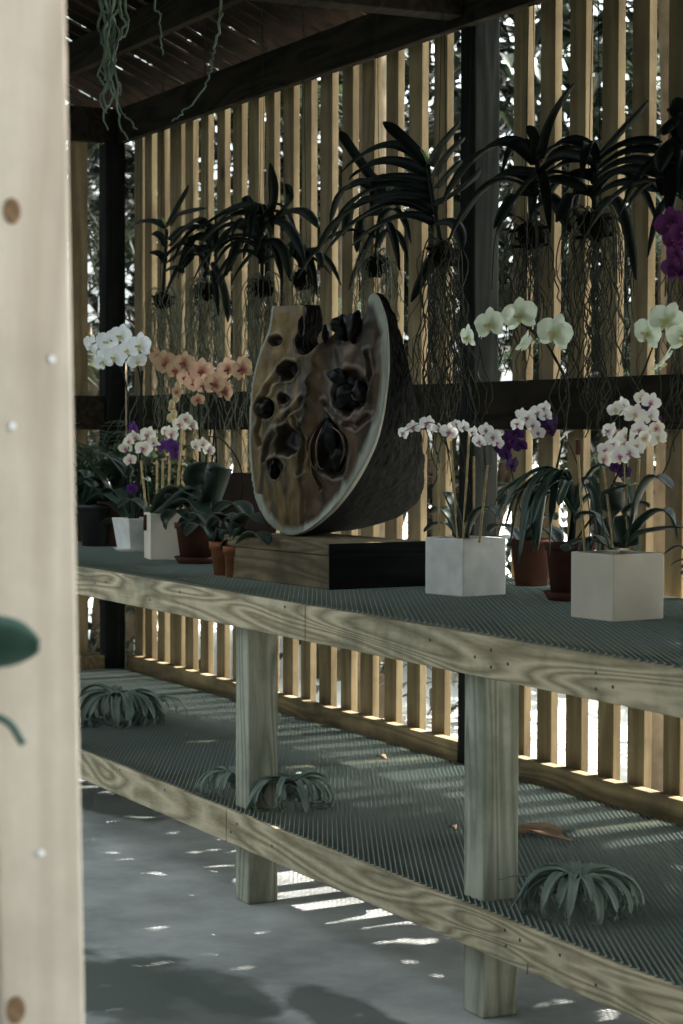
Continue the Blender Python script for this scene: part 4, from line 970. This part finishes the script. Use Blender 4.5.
# dead leaf
kr = random.Random(2); c = at(547, 838, Z=LOW+.004); q = MB()
pp = smooth_path([at(521, 834, Z=LOW+.006), at(535, 829, Z=LOW+.014), at(552, 836, Z=LOW+.018), at(572, 842, Z=LOW+.006)], 5); k = len(pp)
q.leaf(pp, [.008+.075*math.sin(PI*min(.98, .1+i/(k-1)*.88))**.8+kr.uniform(-.008, .008) for i in range(k)], fold=.25)
o = q.build('dead_leaf', M['deadleaf'], origin=c, solid=.0012); tag(o, 'curled brown dead leaf lying on the lower mesh shelf', 'leaf')
for px, py, lb, s in [(452, 829, 'tiny dark scrap of bark on the middle of the lower shelf', .012), (381, 758, 'small crumpled dark leaf near the back rail on the lower shelf', .03)]:
    c = at(px, py, Z=LOW+.002); q = MB(); q.leaf(smooth_path([c-V((s, 0, 0)), c+V((0, .004, .008)), c+V((s, .006, 0))], 4), [.002, .012, .016, .018, .018, .016, .01, .006, .002], fold=.4); tag(q.build('leaf_scrap', M['deadleaf'], origin=c, solid=.001), lb, 'leaf')

# ------------------------------------------------------------------ foreground leafy stems at the left edge
fgc = at(-60, 700, D=1.9); fg = thing('leafy_shrub', V((fgc.x, fgc.y, 0)), 'blurred green leafy stem poking in at the left edge near the post', 'shrub')
q = MB(); q.tube(smooth_path([V((fgc.x, fgc.y, 0)), fgc, at(-50, 600, D=1.9)], 5), .006, 7); q.tube(smooth_path([fgc, at(-20, 712, D=1.88), at(8, 722, D=1.86), at(23, 744, D=1.85)], 4), [.0035]*13, 6); q.build('stem', M['fgleaf'], fg)
pp = smooth_path([at(-52, 640, D=1.9), at(-25, 642, D=1.88), at(10, 642, D=1.86), at(39, 646, D=1.84)], 5); k = len(pp)
q = MB(); q.leaf(pp, [.004+.042*math.sin(PI*min(.985, .08+i/(k-1)*.9))**.75 for i in range(k)], fold=.25, side=UP*.8+V((0.1, .1, .0))); q.build('leaf', M['fgleaf'], fg, solid=.001)
# nails and knots on the fg post
for px, py, r_ in [(12, 211, .011), (16, 1010, .012)]:
    d = FW+RT*((px-341.5)/FPX)+UP*((512-py)/FPX); t = (fp.x+.0006-CAM.x)/d.x; p = CAM+d*t
    q = MB(); q.ball((p.x, p.y, p.z), r_, 20, 10, (.09, .8, 1.15)); kn = q.build('knot', M['knot'], None, origin=p)
    kn.parent = fo; kn.location = fo.rotation_euler.to_matrix().inverted() @ (p-V(fo.location))
for px, py in [(52, 359), (12, 426), (41, 853)]:
    d = FW+RT*((px-341.5)/FPX)+UP*((512-py)/FPX); t = (fp.x+.0006-CAM.x)/d.x; p = CAM+d*t; q = MB(); q.tube([p-V((.001, 0, 0)), p+V((.0015, 0, 0))], .0035, 10)
    nl = q.build('nail_head', M['nail_bright'], None, smooth=False, origin=p)
    nl.parent = fo; nl.location = fo.rotation_euler.to_matrix().inverted() @ (p-V(fo.location))

# ------------------------------------------------------------------ garden beyond the slats
def palm(loc, label, h=2.5, nf=14, L=1.8, seed=1, group=None, ll=.34):
    kr = random.Random(seed); r = thing('palm_tree', loc, label, 'palm tree', group); loc = V(loc)
    q = MB()
    for s in range(3):
        b0 = loc+V((kr.uniform(-.15, .15), kr.uniform(-.15, .15), 0)); hh = h*kr.uniform(.5, 1)
        q.tube([b0, b0+V((kr.uniform(-.1, .1), kr.uniform(-.1, .1), hh*.5)), b0+V((kr.uniform(-.15, .15), 0, hh))], [.05, .042, .035], 8)
    q.build('trunk', M['trunk'], r)
    q = MB()
    for i in range(nf):
        an = kr.uniform(0, 2*PI); d = V((math.cos(an), math.sin(an), 0)); l = L*kr.uniform(.7, 1.1); hz = h*kr.uniform(.35, 1.0); b0 = loc+V((0, 0, hz))
        rise = kr.uniform(.3, 1.1)*l*.7
        p = bez(b0, b0+d*l*.35+V((0, 0, rise)), b0+d*l+V((0, 0, rise*.35-kr.uniform(0, .5))), 24)
        q.tube(p, [.012*(1-.8*k/23) for k in range(24)], 4)
        for k in range(3, 24):
            t = k/23; tg = (p[min(k+1, 23)]-p[k-1]).normalized(); e = tg.cross(V((0, 0, 1)))
            if e.length < .05: e = V((1, 0, 0))
            e.normalize(); w_ = ll*math.sin(PI*(.18+.75*t))
            for s in (-1, 1):
                for kk in (0, .5):
                    a0 = p[k]+tg*kk*l/23; tip = a0+(e*s+tg*.65).normalized()*w_+V((0, 0, -w_*kr.uniform(.1, .4)))
                    q.leaf([a0, (a0+tip)*.5+V((0, 0, w_*.05)), tip], [.014, .022, .001], fold=.3)
    q.build('fronds', M['palm'], r)
    return r
def shrub(loc, label, h=1.4, rad=.6, n=500, seed=1, lw=.035, ll=.10, group=None, mt='shrub'):
    kr = random.Random(seed); r = thing('garden_shrub', loc, label, 'shrub', group); loc = V(loc)
    q = MB(); tips = []
    for i in range(14):
        a = kr.uniform(0, 2*PI); t = loc+V((math.cos(a)*rad*kr.random(), math.sin(a)*rad*kr.random(), h*kr.uniform(.5, 1))); pts = bez(loc, loc+V((0, 0, h*.4)), t, 6); q.tube(pts, [.012, .01, .008, .006, .004, .002], 5); tips.append(pts)
    q.build('branches', M['trunk'], r)
    q = MB()
    for i in range(n):
        a, b, c = kr.gauss(0, .45), kr.gauss(0, .45), kr.random(); p = loc+V((a*rad, b*rad, h*(.08+.95*c)))
        d = V((kr.uniform(-1, 1), kr.uniform(-1, 1), kr.uniform(-.5, .6))).normalized(); l = ll*kr.uniform(.6, 1.3)
        q.leaf([p, p+d*l*.5+V((0, 0, .01)), p+d*l-V((0, 0, l*.25))], [lw*.5, lw, .002], fold=.3)
    q.build('foliage', M[mt], r)
GZ = -.16
def tree(loc, crown, rad, label, n=3000, ll=.17, lw=.075, seed=1, group=None, mt='shrub'):
    kr = random.Random(seed); r = thing('shade_tree', loc, label, 'tree', group); loc = V(loc); crown = V(crown)
    q = MB(); mid = V((loc.x, loc.y, crown.z-rad[2]*1.1)); q.tube(smooth_path([loc, (loc+mid)*.5+V((.05, .03, 0)), mid], 4), [.11, .105, .10, .095, .09, .085, .08, .08, .075], 10)
    for i in range(12):
        a = kr.uniform(0, 2*PI); k = kr.uniform(.4, .85); e = crown+V((math.cos(a)*rad[0]*k, math.sin(a)*rad[1]*k, kr.uniform(-.3, .5)*rad[2])); q.tube(bez(mid, (mid+e)*.5+V((0, 0, .2)), e, 6), [.05, .04, .03, .022, .015, .008], 6)
    q.build('trunk', M['trunk'], r)
    q = MB(); k = 0
    while k < n:
        v = V((kr.uniform(-1, 1), kr.uniform(-1, 1), kr.uniform(-1, 1)))
        if v.length > 1: continue
        k += 1; p = crown+V((v.x*rad[0], v.y*rad[1], v.z*rad[2])); d = V((kr.uniform(-1, 1), kr.uniform(-1, 1), kr.uniform(-.7, .3))).normalized(); l = ll*kr.uniform(.6, 1.3)
        q.leaf([p, p+d*l*.5+V((0, 0, l*.08)), p+d*l-V((0, 0, l*.15))], [lw*.45, lw, .002], fold=.25)
    q.build('foliage', M[mt], r)
for i, (X, cx_) in enumerate([(-8.2, -8.0), (-5.6, -5.4), (-3.0, -2.9), (-.5, -.4), (2.1, 2.2)]):
    tree((X, 2.6, GZ), (cx_, 1.6, 4.5), (1.85, 1.9, .8), 'broad-leaved tree spreading its crown over the roof from behind the back wall', n=5600, seed=300+i, group='shade trees over the slat house')
for i, X in enumerate([-11, -8.6, -6.2, -3.8, -1.4, 1.0, 3.4]):  # hedge added out of view to block low light from the front
    shrub((X, -8.0+.3*math.sin(i*2.1), GZ), 'added unseen hedge bush across the lawn that blocks low light into the slat house', h=2.3, n=1500, rad=1.25, seed=600+i, group='added light-blocking hedge bushes across the lawn', ll=.22, lw=.11)
for i, (X, Y, lb) in enumerate([(7.6, -3.4, 'added light-blocking tree out of view behind the viewpoint on the left'), (8.2, -.2, 'added light-blocking tree out of view behind the viewpoint at the centre'), (7.2, 2.8, 'added light-blocking tree out of view behind the viewpoint on the right'), (1.6, -5.2, 'added light-blocking tree out of view on the lawn in front of the right half of the bench'), (5.0, -6.4, 'added light-blocking tree out of view on the lawn diagonally behind the viewpoint'), (8.6, -7.4, 'added light-blocking tree out of view farthest out on the lawn behind the viewpoint')]):
    tree((X, Y, GZ), (X, Y, 3.3), (2.2, 1.9, 3.2), lb, n=3800, ll=.28, lw=.16, seed=500+i)  # off-frame trees added to dim light from the camera side
for i, (a, D_) in enumerate([(-.02, 15), (.06, 14), (.13, 15.5), (.20, 14.5), (-.10, 15), (.28, 16)]):
    d = (V((FW.x, FW.y, 0)).normalized()*math.cos(a)+V((RT.x, RT.y, 0)).normalized()*math.sin(a)); p = CAM+d*D_
    tree((p.x, p.y, GZ), (p.x, p.y, 3.0), (1.5, 1.5, 2.7), 'dense dark green tree in the garden beyond the slats', n=2600, ll=.22, lw=.11, seed=400+i, group='backdrop trees in the garden')
# row of palms close behind the wall (seen between the slats, top half), and a second row
ps = [(-2.6, 4.9, 2.7), (-4.1, 5.2, 3.0), (-5.6, 5.0, 2.6), (-1.0, 5.3, 3.0), (.6, 5.0, 2.8), (-7.2, 3.2, 3.1), (-9.2, 3.8, 3.2), (-3.3, 4.3, 3.3), (-6.4, 5.0, 3.2), (-11.5, 5.4, 3.2), (-14, 7.0, 3.4), (1.8, 3.8, 2.9), (-8.5, 6.5, 3.4), (-7.6, 1.9, 2.8), (-7.6, .3, 2.8), (-8.6, 1.9, 3.1)]
for i, (X, Y, h) in enumerate(ps):
    palm((X, Y, GZ), 'green palm with feathery fronds glimpsed through the slats behind the bench', h=h, nf=9, L=1.6, seed=100+i, group='palms beyond the slat walls')
for i, (X, Y, h, n) in enumerate([(-7.5, 2.0, 1.5, 420), (-6.0, .6, 1.6, 420), (-8.5, 4.4, 1.3, 360), (-5.2, 3.0, .9, 260), (-12, 4.0, 1.7, 420), (-15, 5.6, 1.8, 420), (-7.6, -.6, 1.6, 420)]):
    shrub((X, Y, GZ), 'leafy green garden shrub glimpsed through the slats', h=h, n=n, rad=.7, seed=200+i, group='garden shrubs beyond the slat walls', ll=.14, lw=.05)
q = MB(); q.box((-9.0, 6.2, GZ), (-5.2, 6.4, 1.05)); st(q.build('garden_wall', M['block'], smooth=False))  # low pale block wall standing in the garden
